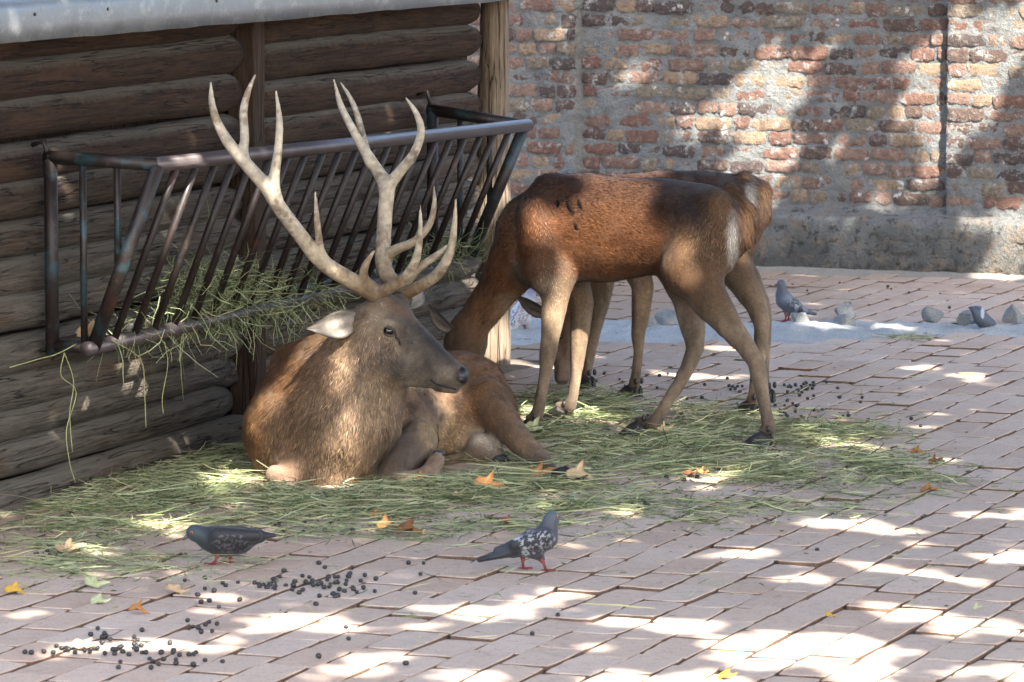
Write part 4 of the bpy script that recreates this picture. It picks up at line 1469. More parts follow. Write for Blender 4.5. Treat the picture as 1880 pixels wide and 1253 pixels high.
# nose pad and nostril, eye and lids, ears
e, en_ = ST.near(845, 690)
v, f = ball(P(846, 690, e[1] + 0.040), 0.037, 14, (0.80, 1.12, 0.98))
link('nose', mesh('nose', rel(stag, v), f, M['nose'], True), stag)
e = P(845, 696, e[1] - 0.004)
v, f = ball(e, 0.0115, 8, (1.0, 0.5, 0.7))
link('nostril', mesh('nostril', rel(stag, v), f, plain('nostril_skin', (0.05, 0.03, 0.028), 0.6), True), stag)
e, en_ = ST.near(712, 609)
e = P(713, 608, e[1] - 0.004)
v, f = ball(e, 0.019, 14)
ey = link('eye', mesh('eye', rel(stag, v), f, M['eye'], True), stag)
for s_ in (1, -1):
    path = [e + np.array([0, -0.004, 0]) + np.array([0.025 * math.cos(g_), -0.011 + 0.009 * abs(math.cos(g_)), s_ * 0.0145 * math.sin(g_) - 0.007 * math.cos(g_)]) for g_ in np.linspace(0, math.pi, 9)]
    v, f = tube(path, [0.002] + [0.0055] * 7 + [0.002], 8)
    link('eyelid', mesh('eyelid', rel(stag, np.array(v)), f, plain('lid_skin', (0.05, 0.036, 0.028), 0.6), True), ey)
put_ear(stag, P(652, 588, 16.36), P(562, 604, 16.25), np.array([0.05, -1.0, -0.10]), 0.050, 0.010, cin=(0.40, 0.35, 0.29), cout=(0.10, 0.075, 0.058))
for nm, pts_, rad_ in (('mouth', [(789, 699), (795, 706), (808, 711), (824, 715), (838, 717)], 0.0036), ('tear_line', [(724, 612), (730, 618), (734, 624), (738, 632)], 0.0028)):
    path = [ST.near(x, y, 4)[0] + np.array([0, -0.0025, 0]) for x, y in pts_]
    v, f = tube(list(spline(path, 3)), rad_, 7)
    link(nm, mesh(nm, rel(stag, np.array(v)), f, plain(nm + '_skin', (0.014, 0.010, 0.009), 0.6), True), stag)
put_ear(stag, P(735, 562, 16.56), P(778, 535, 16.74), np.array([0.4, -0.5, 0.4]), 0.045, 0.010, cin=(0.40, 0.34, 0.27), cout=(0.13, 0.10, 0.08))
# hooves
for (x, y, Y, fx, fy) in ((1032, 882, 16.69, 0.8, -0.5),):
    hp = G(1038, 887)
    v, f = hoof_mesh(hp + np.array([0, 0, 0.008]), (0.85, -0.5), 0.10, 0.034, 0.05)
    link('hoof', mesh('hoof', rel(stag, v), f, M['hoof'], False), stag)
for (c, r_, sc) in ((P(806, 833, 16.61), 0.019, (1.25, 0.8, 0.75)), (P(792, 846, 16.575), 0.014, (0.8, 0.8, 1.3)), (P(918, 842, 17.02), 0.026, (1.3, 0.8, 0.7))):
    v, f = ball(c, r_, 8, sc)
    link('hoof', mesh('hoof', rel(stag, np.array(v)), f, plain('grey_hoof', (0.045, 0.046, 0.05), 0.5, 0.4), True), stag)


# antlers traced tine by tine, each point with its own depth
def antler(name_label, tines, base_col_pt):
    A_ = Blob(0.0052)
    for it, tn in enumerate(tines):
        pts = spline([(x, y, Y, r_) for x, y, Y, r_ in tn], 4)
        for i in range(len(pts) - 1):
            A_.add(P(*pts[i][:3]), P(*pts[i + 1][:3]), pts[i][3], pts[i + 1][3], (0.5, 0.42, 0.30), 0.016, hair=0, grp='t%d' % it)
    A_.build(1)
    dist_b = np.linalg.norm(A_.V - base_col_pt, axis=1)
    c0, c1, c2 = np.array((0.20, 0.125, 0.065)), np.array((0.46, 0.375, 0.255)), np.array((0.60, 0.53, 0.42))
    n1 = np.array([fbm(q, 14, 4) for q in A_.V]); n2 = np.array([fbm(q, 55, 3) for q in A_.V])
    t = np.clip((dist_b - 0.05 + 0.10 * n1) / 0.16, 0, 1)[:, None]
    c = c0 * (1 - t) + c1 * t
    t2 = np.clip((dist_b - 0.3 + 0.2 * n1) / 0.3, 0, 1)[:, None]
    c = c * (1 - t2 * 0.7) + c2 * t2 * 0.7
    dk = np.clip((n1 - 0.12) * 2.6 + 0.5 * n2, 0, 0.75)[:, None]
    c = c * (1 - dk) + np.array((0.19, 0.125, 0.07)) * dk
    A_.C = np.clip(c * (1 + 0.25 * n2[:, None]), 0.03, 0.8)
    o = put_blob('antler', A_, stag, M['antler'])
    o['label'] = name_label
    return A_


def d(y0, x): return x


antler('antler sweeping back over the rack with long upright tines', [
    [(697, 552, 16.42, 0.030), (684, 538, 16.40, 0.031), (640, 513, 16.36, 0.030), (590, 480, 16.31, 0.028), (548, 428, 16.27, 0.026), (512, 380, 16.24, 0.026), (490, 345, 16.22, 0.025), (455, 305, 16.20, 0.023), (425, 270, 16.18, 0.021), (400, 228, 16.16, 0.016), (389, 190, 16.15, 0.012), (387, 150, 16.14, 0.004)],
    [(446, 290, 16.19, 0.018), (449, 250, 16.21, 0.016), (447, 205, 16.23, 0.0145), (455, 170, 16.24, 0.011), (469, 137, 16.25, 0.004)],
    [(505, 362, 16.23, 0.022), (503, 330, 16.21, 0.020), (510, 280, 16.19, 0.015), (513, 225, 16.18, 0.0125), (507, 168, 16.17, 0.004)],
    [(596, 484, 16.31, 0.018), (588, 455, 16.28, 0.014), (582, 405, 16.25, 0.011), (579, 353, 16.24, 0.004)],
    [(690, 542, 16.40, 0.024), (716, 528, 16.36, 0.022), (742, 512, 16.31, 0.020), (762, 482, 16.27, 0.016), (771, 435, 16.25, 0.011), (772, 378, 16.24, 0.004)],
    [(684, 530, 16.39, 0.020), (668, 508, 16.35, 0.016), (672, 485, 16.33, 0.013), (687, 461, 16.32, 0.005)],
], P(692, 545, 16.41))
antler('paler antler rising upright with a wide forked crown', [
    [(738, 548, 16.54, 0.030), (730, 530, 16.56, 0.030), (712, 508, 16.59, 0.029), (703, 480, 16.62, 0.028), (704, 440, 16.66, 0.027), (707, 390, 16.70, 0.027), (709, 345, 16.73, 0.028), (692, 312, 16.76, 0.022), (668, 275, 16.78, 0.018), (646, 235, 16.80, 0.015), (626, 195, 16.81, 0.012), (613, 147, 16.82, 0.004)],
    [(680, 300, 16.76, 0.017), (668, 262, 16.84, 0.015), (657, 215, 16.88, 0.012), (643, 180, 16.90, 0.009), (625, 152, 16.92, 0.004)],
    [(710, 345, 16.73, 0.024), (732, 318, 16.72, 0.020), (760, 282, 16.70, 0.017), (773, 242, 16.69, 0.0145), (764, 208, 16.68, 0.011), (745, 180, 16.67, 0.004)],
    [(706, 478, 16.63, 0.022), (724, 460, 16.60, 0.019), (760, 444, 16.56, 0.015), (787, 415, 16.53, 0.0125), (797, 380, 16.51, 0.010), (797, 343, 16.50, 0.004)],
    [(738, 542, 16.53, 0.026), (772, 525, 16.49, 0.022), (806, 500, 16.45, 0.020), (826, 462, 16.42, 0.016), (834, 415, 16.40, 0.011), (837, 366, 16.39, 0.004)],
    [(745, 520, 16.56, 0.018), (770, 492, 16.60, 0.015), (800, 470, 16.63, 0.012), (822, 450, 16.66, 0.005)],
], P(736, 546, 16.54))


# ------------------------------------------------------------------ pigeons
def pigeon(label, feet, prims, legs, eye, beak, faces, fleck=None, Y=None, z0=0.0):
    q0 = G(*feet, z0)
    Y = q0[1]
    sc = 8648 / Y
    root = empty('pigeon', (q0[0], q0[1], z0))
    tag(root, label, 'pigeon', 'pigeons in the yard')
    b = Blob(0.0032)
    for (x, y, x2, y2, ra, rb, col, fl_, dY) in prims:
        b.add(P(x, y, Y + dY), P(x2, y2, Y + dY), ra / sc, rb / sc, col, 0.012, flat=((0, 1, 0), fl_))
    b.build(2)
    if fleck:
        pp_ = proj(b.V)
        n1 = np.array([fbm(q, 105, 3) for q in b.V]); n2 = np.array([fbm(q + 5, 25, 2) for q in b.V])
        for (x, y, rx, ry, th, st, col) in fleck:
            m = (np.hypot((pp_[:, 0] - x) / rx, (pp_[:, 1] - y) / ry) < 1.1 + 0.15 * n2) & (n1 > th)
            b.C[m] = b.C[m] * (1 - st) + np.array(col) * st
    put_blob('body', b, root, M['feather'])
    for path in legs:
        pts = [P(x, y, Y + dY) for x, y, dY in path]
        gq = pts[-1]; gq = np.array([gq[0], gq[1], z0 + 0.004])
        rad = [0.0095] + [0.0042] * (len(pts) - 1)
        v, f = tube(pts[:-1] + [gq], rad, 8)
        parts = [(v, f)]
        for a in (-0.5, 0.0, 0.5, math.pi):
            L = 0.030 if a < 3 else 0.016
            c, s = math.cos(a), math.sin(a)
            parts.append(tube([gq, gq + np.array([faces * L * c, L * s, 0.001])], [0.0032, 0.0018], 6))
        v, f = merge(parts)
        link('leg', mesh('leg', rel(root, np.array(v)), f, M['pink'], True), root)
    if beak:
        (x, y, x2, y2) = beak
        v, f = tube([P(x, y, Y), P(0.5 * (x + x2), 0.5 * (y + y2) - 0.3, Y), P(x2, y2, Y)], [0.0075, 0.0055, 0.0012], 8)
        link('beak', mesh('beak', rel(root, np.array(v)), f, M['beak'], True), root)
    if eye:
        e_, n_ = b.near(*eye, tol=2.5)
        v, f = ball(e_, 0.0048, 8)
        ir = link('eye', mesh('eye', rel(root, np.array(v)), f, M['orange'], True), root)
        v, f = ball(e_ + np.array([0, -0.0026, 0]), 0.0030, 6)
        link('pupil', mesh('pupil', rel(root, np.array(v)), f, M['eye'], True), ir)
    return root


BK, BG, GN, PU, SL = (0.016, 0.016, 0.019), (0.035, 0.037, 0.045), (0.020, 0.060, 0.050), (0.060, 0.030, 0.065), (0.085, 0.105, 0.135)
pigeon('black feathered pigeon stepping through the hay with lowered head', (402, 1037), [
    (356, 978, 364, 980, 14.5, 15, (0.045, 0.050, 0.070), 0.9, 0), (364, 981, 384, 988, 15, 21, GN, 0.9, 0), (384, 990, 402, 994, 22, 26, (0.035, 0.020, 0.024), 0.9, 0),
    (402, 992, 440, 992, 27, 26, BK, 0.95, 0), (440, 990, 475, 985, 24, 13, BK, 0.95, 0), (402, 985, 470, 984, 18, 11, BK, 0.8, -0.035), (402, 985, 470, 984, 18, 11, BK, 0.8, 0.035),
    (470, 984, 504, 983, 9, 4, (0.028, 0.026, 0.028), 1.9, 0), (404, 1010, 418, 1012, 11, 10, BG, 0.9, 0)],
    [[(402, 1014, -0.012), (397, 1028, -0.014), (391, 1039, -0.014)], [(424, 1012, 0.02), (424, 1022, 0.022), (421, 1033, 0.022)]],
    (349, 978), (344, 984, 335, 992), -1,
    fleck=[(425, 1000, 34, 16, 0.26, 0.4, (0.16, 0.16, 0.165))])
pigeon('dark pigeon with white flecked wings and purple neck walking on the pavers', (975, 1048), [
    (1014, 950, 1010, 955, 12.5, 13, (0.075, 0.105, 0.12), 0.9, 0), (1012, 957, 1006, 972, 13, 16, (0.050, 0.070, 0.080), 0.9, 0), (1006, 973, 1002, 987, 17, 21, PU, 0.9, 0),
    (1002, 988, 978, 998, 22, 26, (0.045, 0.052, 0.062), 0.95, 0), (978, 998, 945, 1008, 25, 16, BG, 0.95, 0),
    (1000, 988, 946, 1000, 17, 12, BK, 0.8, -0.036), (1000, 988, 946, 1000, 17, 12, BK, 0.8, 0.036), (950, 1000, 912, 1010, 11, 6, (0.045, 0.046, 0.05), 1.2, 0),
    (945, 1012, 880, 1028, 10, 5, (0.026, 0.028, 0.034), 1.9, 0), (985, 1016, 994, 1026, 13, 7, (0.075, 0.085, 0.10), 0.9, 0)],
    [[(960, 1020, 0.018), (960, 1033, 0.02), (961, 1046, 0.02)], [(993, 1026, -0.016), (999, 1036, -0.018), (1002, 1047, -0.018)]],
    (1023, 947), (1024, 951, 1037, 955), 1,
    fleck=[(985, 997, 32, 22, 0.20, 0.7, (0.36, 0.37, 0.38)), (946, 985, 12, 7, -0.4, 0.7, (0.40, 0.44, 0.46)), (963, 1014, 6, 10, -0.2, 0.8, (0.42, 0.46, 0.48)), (884, 1028, 14, 12, -2, 0.6, (0.010, 0.010, 0.013))])
pigeon('blue grey pigeon standing upright on the edge of the concrete gutter', (1444, 591), [
    (1434, 521, 1435, 527, 8, 8, SL, 0.9, 0), (1435, 528, 1436, 540, 8, 10.5, (0.030, 0.055, 0.060), 0.9, 0), (1436, 541, 1440, 550, 12, 15, (0.060, 0.050, 0.075), 0.9, 0),
    (1440, 552, 1456, 561, 15.5, 13, (0.070, 0.078, 0.095), 0.95, 0), (1456, 561, 1476, 571, 12, 7, SL, 0.9, 0), (1446, 552, 1478, 571, 10, 5, (0.20, 0.23, 0.27), 0.8, -0.035),
    (1446, 552, 1478, 571, 10, 5, (0.20, 0.23, 0.27), 0.8, 0.035), (1474, 570, 1497, 577, 5, 3, (0.055, 0.065, 0.085), 1.9, 0), (1444, 565, 1445, 575, 9, 6, (0.075, 0.085, 0.10), 0.9, 0)],
    [[(1443, 574, -0.012), (1443, 583, -0.012), (1441, 591, -0.012)], [(1449, 574, 0.018), (1448, 582, 0.018), (1447, 589, 0.018)]],
    (1430, 520), (1427, 523, 1420, 526), -1,
    fleck=[(1458, 558, 14, 10, 0.02, 0.85, (0.020, 0.022, 0.028)), (1470, 570, 4, 8, -2, 0.8, (0.02, 0.02, 0.026)), (1462, 566, 3, 7, -2, 0.8, (0.30, 0.33, 0.36))])
pigeon('dark blue grey pigeon stooping behind the stones of the gutter', (1804, 606), [
    (1796, 572, 1790, 566, 9, 4, SL, 1.3, 0), (1796, 574, 1806, 590, 12, 14, (0.075, 0.09, 0.12), 0.95, 0), (1806, 588, 1818, 594, 12, 9, (0.055, 0.065, 0.085), 0.9, 0),
    (1818, 595, 1826, 602, 8.5, 7, (0.05, 0.065, 0.08), 0.9, 0), (1784, 566, 1797, 588, 4, 9, (0.035, 0.045, 0.065), 0.8, -0.035), (1796, 567, 1812, 586, 4, 7, (0.035, 0.045, 0.065), 0.8, 0.03)],
    [[(1803, 598, -0.015), (1803, 602, -0.015), (1803, 608, -0.015)], [(1810, 597, 0.015), (1810, 601, 0.015), (1810, 604, 0.015)]],
    None, (1829, 604, 1834, 609), 1, fleck=[(1804, 574, 3, 10, -2, 0.8, (0.40, 0.42, 0.45))])
pigeon('white and grey mottled pigeon beside the bleached shed post', (966, 609), [
    (975, 538, 975, 545, 8.5, 9, (0.13, 0.12, 0.19), 0.9, 0), (975, 546, 968, 558, 10, 13, (0.28, 0.28, 0.33), 0.9, 0), (968, 560, 955, 578, 17, 18, (0.50, 0.49, 0.51), 0.95, 0),
    (955, 580, 944, 594, 17, 11, (0.52, 0.52, 0.54), 0.95, 0), (944, 594, 932, 615, 10, 7, (0.68, 0.68, 0.68), 1.5, 0), (962, 560, 944, 592, 11, 6, (0.46, 0.43, 0.45), 0.8, -0.035), (968, 590, 966, 599, 9, 6, (0.22, 0.24, 0.28), 0.9, 0)],
    [[(963, 597, -0.015), (964, 603, -0.015), (965, 610, -0.015)], [(969, 597, 0.015), (970, 602, 0.015), (971, 607, 0.015)]],
    None, (982, 540, 989, 544), 1,
    fleck=[(956, 576, 15, 16, 0.12, 0.8, (0.20, 0.16, 0.18)), (940, 585, 6, 16, 0.0, 0.8, (0.05, 0.065, 0.08))])
zq = 0.305
pigeon('blue grey pigeon perched on the wall plinth, only its head above the doe', tuple(proj(B0 + V * wx(1056, 0.07) + U * 0.07 + np.array([0, 0, zq]))), [
    (1047, 318, 1049, 324, 8, 8.5, (0.07, 0.105, 0.14), 0.9, 0), (1049, 325, 1052, 336, 9, 12, (0.03, 0.06, 0.06), 0.9, 0), (1052, 338, 1068, 350, 15, 14, SL, 0.95, 0), (1068, 350, 1092, 360, 11, 5, BG, 1.2, 0)],
    [[(1056, 356, -0.012), (1056, 366, -0.012), (1055, 374, -0.012)], [(1061, 356, 0.014), (1061, 364, 0.014), (1060, 371, 0.014)]],
    (1043, 317), (1040, 319, 1033, 322), -1, z0=zq)

# ------------------------------------------------------------------ hay
HC = np.array([(0.12, 0.16, 0.062), (0.20, 0.25, 0.11), (0.32, 0.33, 0.17), (0.44, 0.40, 0.22), (0.075, 0.10, 0.045), (0.26, 0.30, 0.17), (0.34, 0.37, 0.22)])


def strands(base, length, width, height, seed, up=0.15, seg=3, curl=0.5, dirs=None):
    """ribbons with a fold along them: base (n,3), returns one mesh"""
    r = np.random.default_rng(seed)
    n = len(base)
    ang = r.uniform(0, 2 * math.pi, n)
    L = length * np.exp(r.normal(0, 0.45, n)); W = width * r.uniform(0.6, 1.5, n)
    D = np.stack([np.cos(ang), np.sin(ang), r.normal(0, up, n)], 1) if dirs is None else dirs + 0.25 * r.normal(size=(n, 3))
    D /= np.linalg.norm(D, axis=1)[:, None]
    pos = base.copy(); pos[:, 2] += height * r.random(n) ** 1.6
    pts = [pos - D * L[:, None] * 0.5] if dirs is None else [pos]
    for s in range(seg):
        D = D + curl * r.normal(size=(n, 3)) * np.array([1, 1, 0.4 if dirs is None else 1])
        D /= np.linalg.norm(D, axis=1)[:, None]
        pts.append(pts[-1] + D * (L / seg)[:, None])
    side = np.cross(D, r.normal(size=(n, 3))); side /= np.linalg.norm(side, axis=1)[:, None] + 1e-9
    vs, cs = [], []
    col = HC[r.integers(0, len(HC), n)] * np.exp(r.normal(0, 0.22, n))[:, None]
    for i, p_ in enumerate(pts):
        ww = W * (0.5 if i in (0, seg) else 1.0)
        if dirs is None: p_[:, 2] = np.maximum(p_[:, 2], 0.003 + 0.004 * r.random(n))
        vs += [p_ - side * ww[:, None] / 2, p_ + side * ww[:, None] / 2]
        cs += [col, col]
    Vv = np.stack(vs, 1).reshape(-1, 3); cc = np.stack(cs, 1).reshape(-1, 3)
    k = 2 * (seg + 1)
    f = np.array([[2 * s, 2 * s + 1, 2 * s + 3, 2 * s + 2] for s in range(seg)])
    Ff = (np.arange(n)[:, None, None] * k + f[None]).reshape(-1, 4)
    return Vv, Ff, cc


HAYP = [  # photo centre, spread along x and y, strands, pile height
    (300, 905, 130, 32, 2100, 0.03), (180, 950, 110, 32, 1300, 0.012), (430, 905, 80, 26, 1100, 0.04), (420, 845, 60, 18, 700, 0.03), (560, 930, 90, 18, 1000, 0.03),
    (700, 925, 110, 20, 1500, 0.035), (860, 905, 110, 22, 1700, 0.04), (1000, 910, 110, 28, 1700, 0.04), (1000, 760, 60, 26, 1300, 0.04), (1090, 755, 70, 24, 1500, 0.05),
    (1060, 830, 120, 36, 2200, 0.04), (1230, 830, 130, 40, 2600, 0.045), (1330, 790, 90, 28, 1700, 0.05), (1400, 850, 130, 30, 1900, 0.035), (1550, 810, 70, 22, 1100, 0.04),
    (1560, 870, 120, 24, 900, 0.02), (1680, 880, 90, 20, 380, 0.01), (1180, 935, 150, 20, 900, 0.015), (900, 975, 170, 16, 500, 0.01), (620, 970, 180, 18, 700, 0.01),
    (250, 1040, 140, 22, 500, 0.008), (90, 1010, 70, 40, 500, 0.01), (1400, 935, 170, 16, 260, 0.006), (1690, 622, 40, 4, 50, 0.006), (1500, 740, 150, 40, 120, 0.005), (1000, 1080, 500, 70, 120, 0.004), (1500, 960, 250, 60, 90, 0.004)]
bases, hts = [], []
for (x, y, sx, sy, n, h) in HAYP:
    for _ in range(int(n * 1.5)):
        q = G(x + sx * random.gauss(0, 1) * 0.75, y + sy * random.gauss(0, 1) * 0.75)
        cl = 0.34 + 2.1 * fbm(q, 4.0, 4)                 # clumps and bare gaps
        if random.random() > min(1, max(0.07, cl)) and h < 0.06: continue
        if (q - A0) @ V < 0.06: continue
        bases.append(q + [0, 0, 0.002 + 0.6 * h * random.random()])
bases = np.array(bases)
v, f, c = strands(bases, 0.085, 0.0026, 0.010, 5, 0.10, 3, 0.22)
sub_ = bases[rng.choice(len(bases), 1300)] + [0, 0, 0.012]
v2, f2, c2 = strands(sub_, 0.17, 0.0032, 0.012, 25, 0.07, 4, 0.12)
c2 = 0.35 * c2 + 0.65 * np.array((0.40, 0.41, 0.23)) * rng.uniform(0.6, 1.1, (len(c2), 1))
o = link('hay', mesh('hay', np.vstack([v, v2[:0]]), f, M['hay'], False, c))
hl_ = link('hay_straw', mesh('hay_straw', v2, f2, M['hay'], False, c2))
tag(hl_, 'pale long straws lying loose on top of the green hay', 'straw', kind='stuff')
tag(o, 'loose green yellow hay strewn over the pavers around the deer', 'hay', kind='stuff')
# chaff: tiny broken bits
cb = bases[rng.choice(len(bases), 9000)] + rng.normal(size=(9000, 3)) * np.array([0.09, 0.22, 0]); cb[:, 2] = 0.003
cb = cb[((cb - A0) @ V) > 0.08]
v, f, c = strands(cb, 0.022, 0.0045, 0.004, 6, 0.1, 2, 0.6)
o = link('hay_chaff', mesh('hay_chaff', v, f, M['hay'], False, c * 0.7))
tag(o, 'tiny broken bits of hay and chaff dusting the pavers', 'hay', kind='stuff')
# in the rack
rb, rd = [], []
for (t, sp, n, top) in ((1.1, 0.17, 700, 0.19), (1.45, 0.2, 800, 0.15), (1.9, 0.2, 220, 0.07), (0.6, 0.2, 110, 0.03), (3.4, 0.22, 420, 0.10), (2.85, 0.25, 60, 0.04), (3.75, 0.1, 90, 0.06)):
    for _ in range(n):
        tt = min(max(t + sp * random.gauss(0, 0.75), 0.15), 3.75)
        k_ = random.random() ** 1.3
        z = 0.53 + top * k_
        rb.append(S(tt, random.uniform(0.13, 0.30 + 0.09 * k_), z))
        rd.append((random.gauss(0, 1), random.gauss(0, 0.8), random.gauss(-0.1, 0.6)))
v, f, c = strands(np.array(rb), 0.10, 0.0026, 0.0, 11, seg=3, curl=0.35, dirs=np.array(rd))
hb, hd = [], []
for (t, n, L) in ((0.3, 14, .2), (0.75, 26, .2), (1.0, 30, .2), (1.45, 90, .25), (1.7, 90, .25), (2.1, 60, .22), (1.2, 36, .22), (3.4, 26, .2)):
    for _ in range(n):
        hb.append(S(t + random.gauss(0, 0.13), random.uniform(0.24, 0.33), 0.545))
        hd.append((random.gauss(0.2, 0.3), random.gauss(-0.1, 0.3), -1.0 + random.random() * 0.5))
v2, f2, c2 = strands(np.array(hb), 0.12, 0.0026, 0.0, 12, seg=4, curl=0.35, dirs=np.array(hd))
o = link('rack_hay', mesh('rack_hay', np.vstack([v, v2]), np.vstack([f, f2 + len(v)]), M['hay'], False, np.vstack([c, c2])))
tag(o, 'green hay piled in the rack and hanging through its bars', 'hay', kind='stuff')
# long stalks trailing down from the rack
for i, (pts, lab) in enumerate((([(118, 648), (112, 690), (140, 720), (122, 790), (128, 850), (138, 885)], 'long hay stalk trailing from the rack corner down to the ground'),
                                ([(118, 648), (135, 700), (128, 760), (133, 830)], 'kinked hay stalk hanging beside the longest trailing stalk'),
                                ([(205, 625), (258, 660), (265, 720), (268, 785)], 'bent hay stalk hanging straight below the rack bottom rail'),
                                ([(302, 628), (308, 670), (298, 730), (300, 760)], 'short hay stalk hanging beneath the rack before the rotten log end'),
                                ([(18, 675), (70, 660), (105, 650), (140, 632)], 'stray hay stalk sticking out sideways past the rack corner'))):
    path = []
    for (x, y) in pts:
        rr_ = ray(x, y)
        t = ((A0 + V * 0.31 - CAM) @ V) / (rr_ @ V)
        path.append(CAM + rr_ * t)
    sp_ = spline(path, 5)
    q = sp_[0]
    v, f = tube(list(sp_), 0.0018, 6)
    o = link('hay_stalk', mesh('hay_stalk', v, f, plain('stalk', (0.34, 0.35, 0.15), 0.7, 0.3, 0.3, 40), True))
    tag(o, lab, 'hay stalk', 'long hay stalks hanging from the rack')


# ------------------------------------------------------------------ fallen leaves
def leaf_mesh(seed, col, size, curl):
    r = random.Random(seed)
    lobes = [(-2.2, 0.55), (-1.15, 0.85), (0.0, 1.0), (1.15, 0.85), (2.2, 0.55)]
    ring = []
    n = 44
    for k in range(n):
        g_ = -math.pi + 2 * math.pi * k / n
        rad = 0.46
        for c, a in lobes:
            dd = abs(g_ - c)
            rad = max(rad, a * max(0, 1 - (dd / 0.62)) ** 0.75)
        ring.append((g_, rad * (1 + 0.10 * r.uniform(-1, 1))))
    v, c, f = [], [], []
    fr = [0.0, 0.35, 0.7, 1.0]
    ca, cb_ = r.uniform(0.5, 1.2) * curl, r.uniform(-0.6, 1.0) * curl
    for i, t in enumerate(fr):
        for (g_, rad) in ring:
            x, y = math.cos(g_) * rad * t, math.sin(g_) * rad * t
            xr, yr = x, y
            z = ca * (y * y) + cb_ * x * x * 0.8 + 0.08 * math.sin(5 * x + seed) + 0.06 * math.sin(6 * y)
            v.append((x * size, y * size * (1 - 0.25 * curl), z * size))
            vein = 1 + 0.3 * (math.cos(5 * g_) > 0.86)
            c.append(np.array(col) * vein * r.uniform(0.8, 1.15) * (1 - 0.25 * (t > 0.9)))
    for i in range(3):
        for k in range(n):
            l = (k + 1) % n
            f.append((i * n + k, (i + 1) * n + k, (i + 1) * n + l, i * n + l))
    v = np.array(v); v[:, 2] -= v[:, 2].min() - 0.003
    return mesh('leaf', v, f, M['leaf'], True, np.array(c))


OR, TN, YE, GR, BRN = (0.36, 0.165, 0.055), (0.50, 0.35, 0.20), (0.52, 0.31, 0.045), (0.42, 0.44, 0.24), (0.20, 0.085, 0.035)
LEAVES = [(118, 1017, TN, 62, 0.9, 'tan curled leaf lying among droppings at the hay edge'), (20, 1092, YE, 42, 1.0, 'yellow crumpled leaf away from the others near the shed'),
          (248, 1128, OR, 40, 1.2, 'rust brown leaf with upright tip on bare pavers'), (178, 1110, GR, 40, 1.0, 'greenish yellow folded leaf beside the rust brown one'),
          (318, 1090, TN, 48, 0.5, 'flat pale tan leaf behind the scattered droppings'), (168, 1078, GR, 50, 0.5, 'long yellowish leaf half under hay stalks'),
          (150, 1192, TN, 58, 1.0, 'pale tan leaf lying in the line of droppings'), (684, 952, OR, 30, 1.6, 'orange leaf standing on edge in front of the stag'),
          (706, 975, OR, 46, 1.2, 'curled orange brown leaf in the hay before the stag chest'), (745, 985, BRN, 60, 0.8, 'long crumpled brown leaf between the two front pigeons'),
          (775, 985, TN, 24, 1.2, 'small tan leaf beside the crumpled brown leaf'), (836, 924, TN, 24, 1.2, 'small pale leaf on hay before the stag foreleg'),
          (890, 905, OR, 60, 1.5, 'big upright orange leaf in the hay by the stag hind leg'), (984, 885, OR, 48, 1.6, 'orange leaf leaning on the stag hind hoof'),
          (1055, 890, TN, 62, 1.0, 'large cream leaf at the tip of the stag hind hoof'), (975, 802, GR, 50, 1.7, 'pale green leaf standing against the doe front hoof'),
          (928, 966, BRN, 30, 1.3, 'brown rolled leaf behind the flecked pigeon'), (1262, 886, BRN, 30, 1.2, 'dark brown leaf beside droppings on the hay'),
          (1285, 882, OR, 26, 1.2, 'small orange brown leaf next to the dark brown leaf'), (1712, 853, BRN, 30, 1.4, 'reddish brown leaf on pavers at the thin end of the hay'),
          (1678, 834, OR, 28, 1.2, 'brown leaf crossed by a pale straw'), (1700, 905, OR, 34, 0.8, 'flat orange leaf beside the last straws'),
          (1522, 1136, YE, 26, 1.0, 'small yellow orange leaf in the bright sun patch'), (1246, 772, TN, 26, 1.2, 'cream leaf fragment in the hay under the scarred doe'),
          (1215, 805, TN, 34, 1.4, 'pinkish tan leaf behind the doe forward hind hoof'), (125, 597, TN, 60, 1.4, None), (770, 890, OR, 30, 1.4, 'rusty leaf scrap against the stag folded foreleg'),
          (1792, 1122, GR, 20, 1.2, 'tiny green leaf sprig on the open pavers'), (1330, 1248, YE, 40, 0.9, 'yellowish leaf at the paver joint in the foreground sun')]
for i, (x, y, col, wpx, cu, lab) in enumerate(LEAVES):
    if lab is None:
        q = S(0.20, 0.22, 0.55)
        lab = 'dead grey green leaf caught in the corner of the hay rack'
    else:
        q = G(x, y)
        q[2] = 0.004 if not (500 < x < 1650 and 740 < y < 940) else 0.022
    o = link('fallen_leaf', leaf_mesh(i + 300, col, wpx / (8648 / q[1]) / 1.45, cu * 0.6))
    o.location = q
    o.rotation_euler = (random.uniform(0.25, 0.5) + (0.35 if cu > 1.3 else 0), random.uniform(-0.2, 0.2), random.uniform(-0.6, 0.6))
    tag(o, lab, 'leaf', 'fallen dry leaves')


# ------------------------------------------------------------------ droppings
def pellet_mesh(seed):
    v, f = ball((0, 0, 0), 1.0, 6)
    r = random.Random(seed)
    v = [(x * 1.12, y * 0.95, z * 0.9 * (1 + 0.1 * r.uniform(-1, 1))) for x, y, z in v]
    return mesh('dropping', v, f, M['pellet'], True)


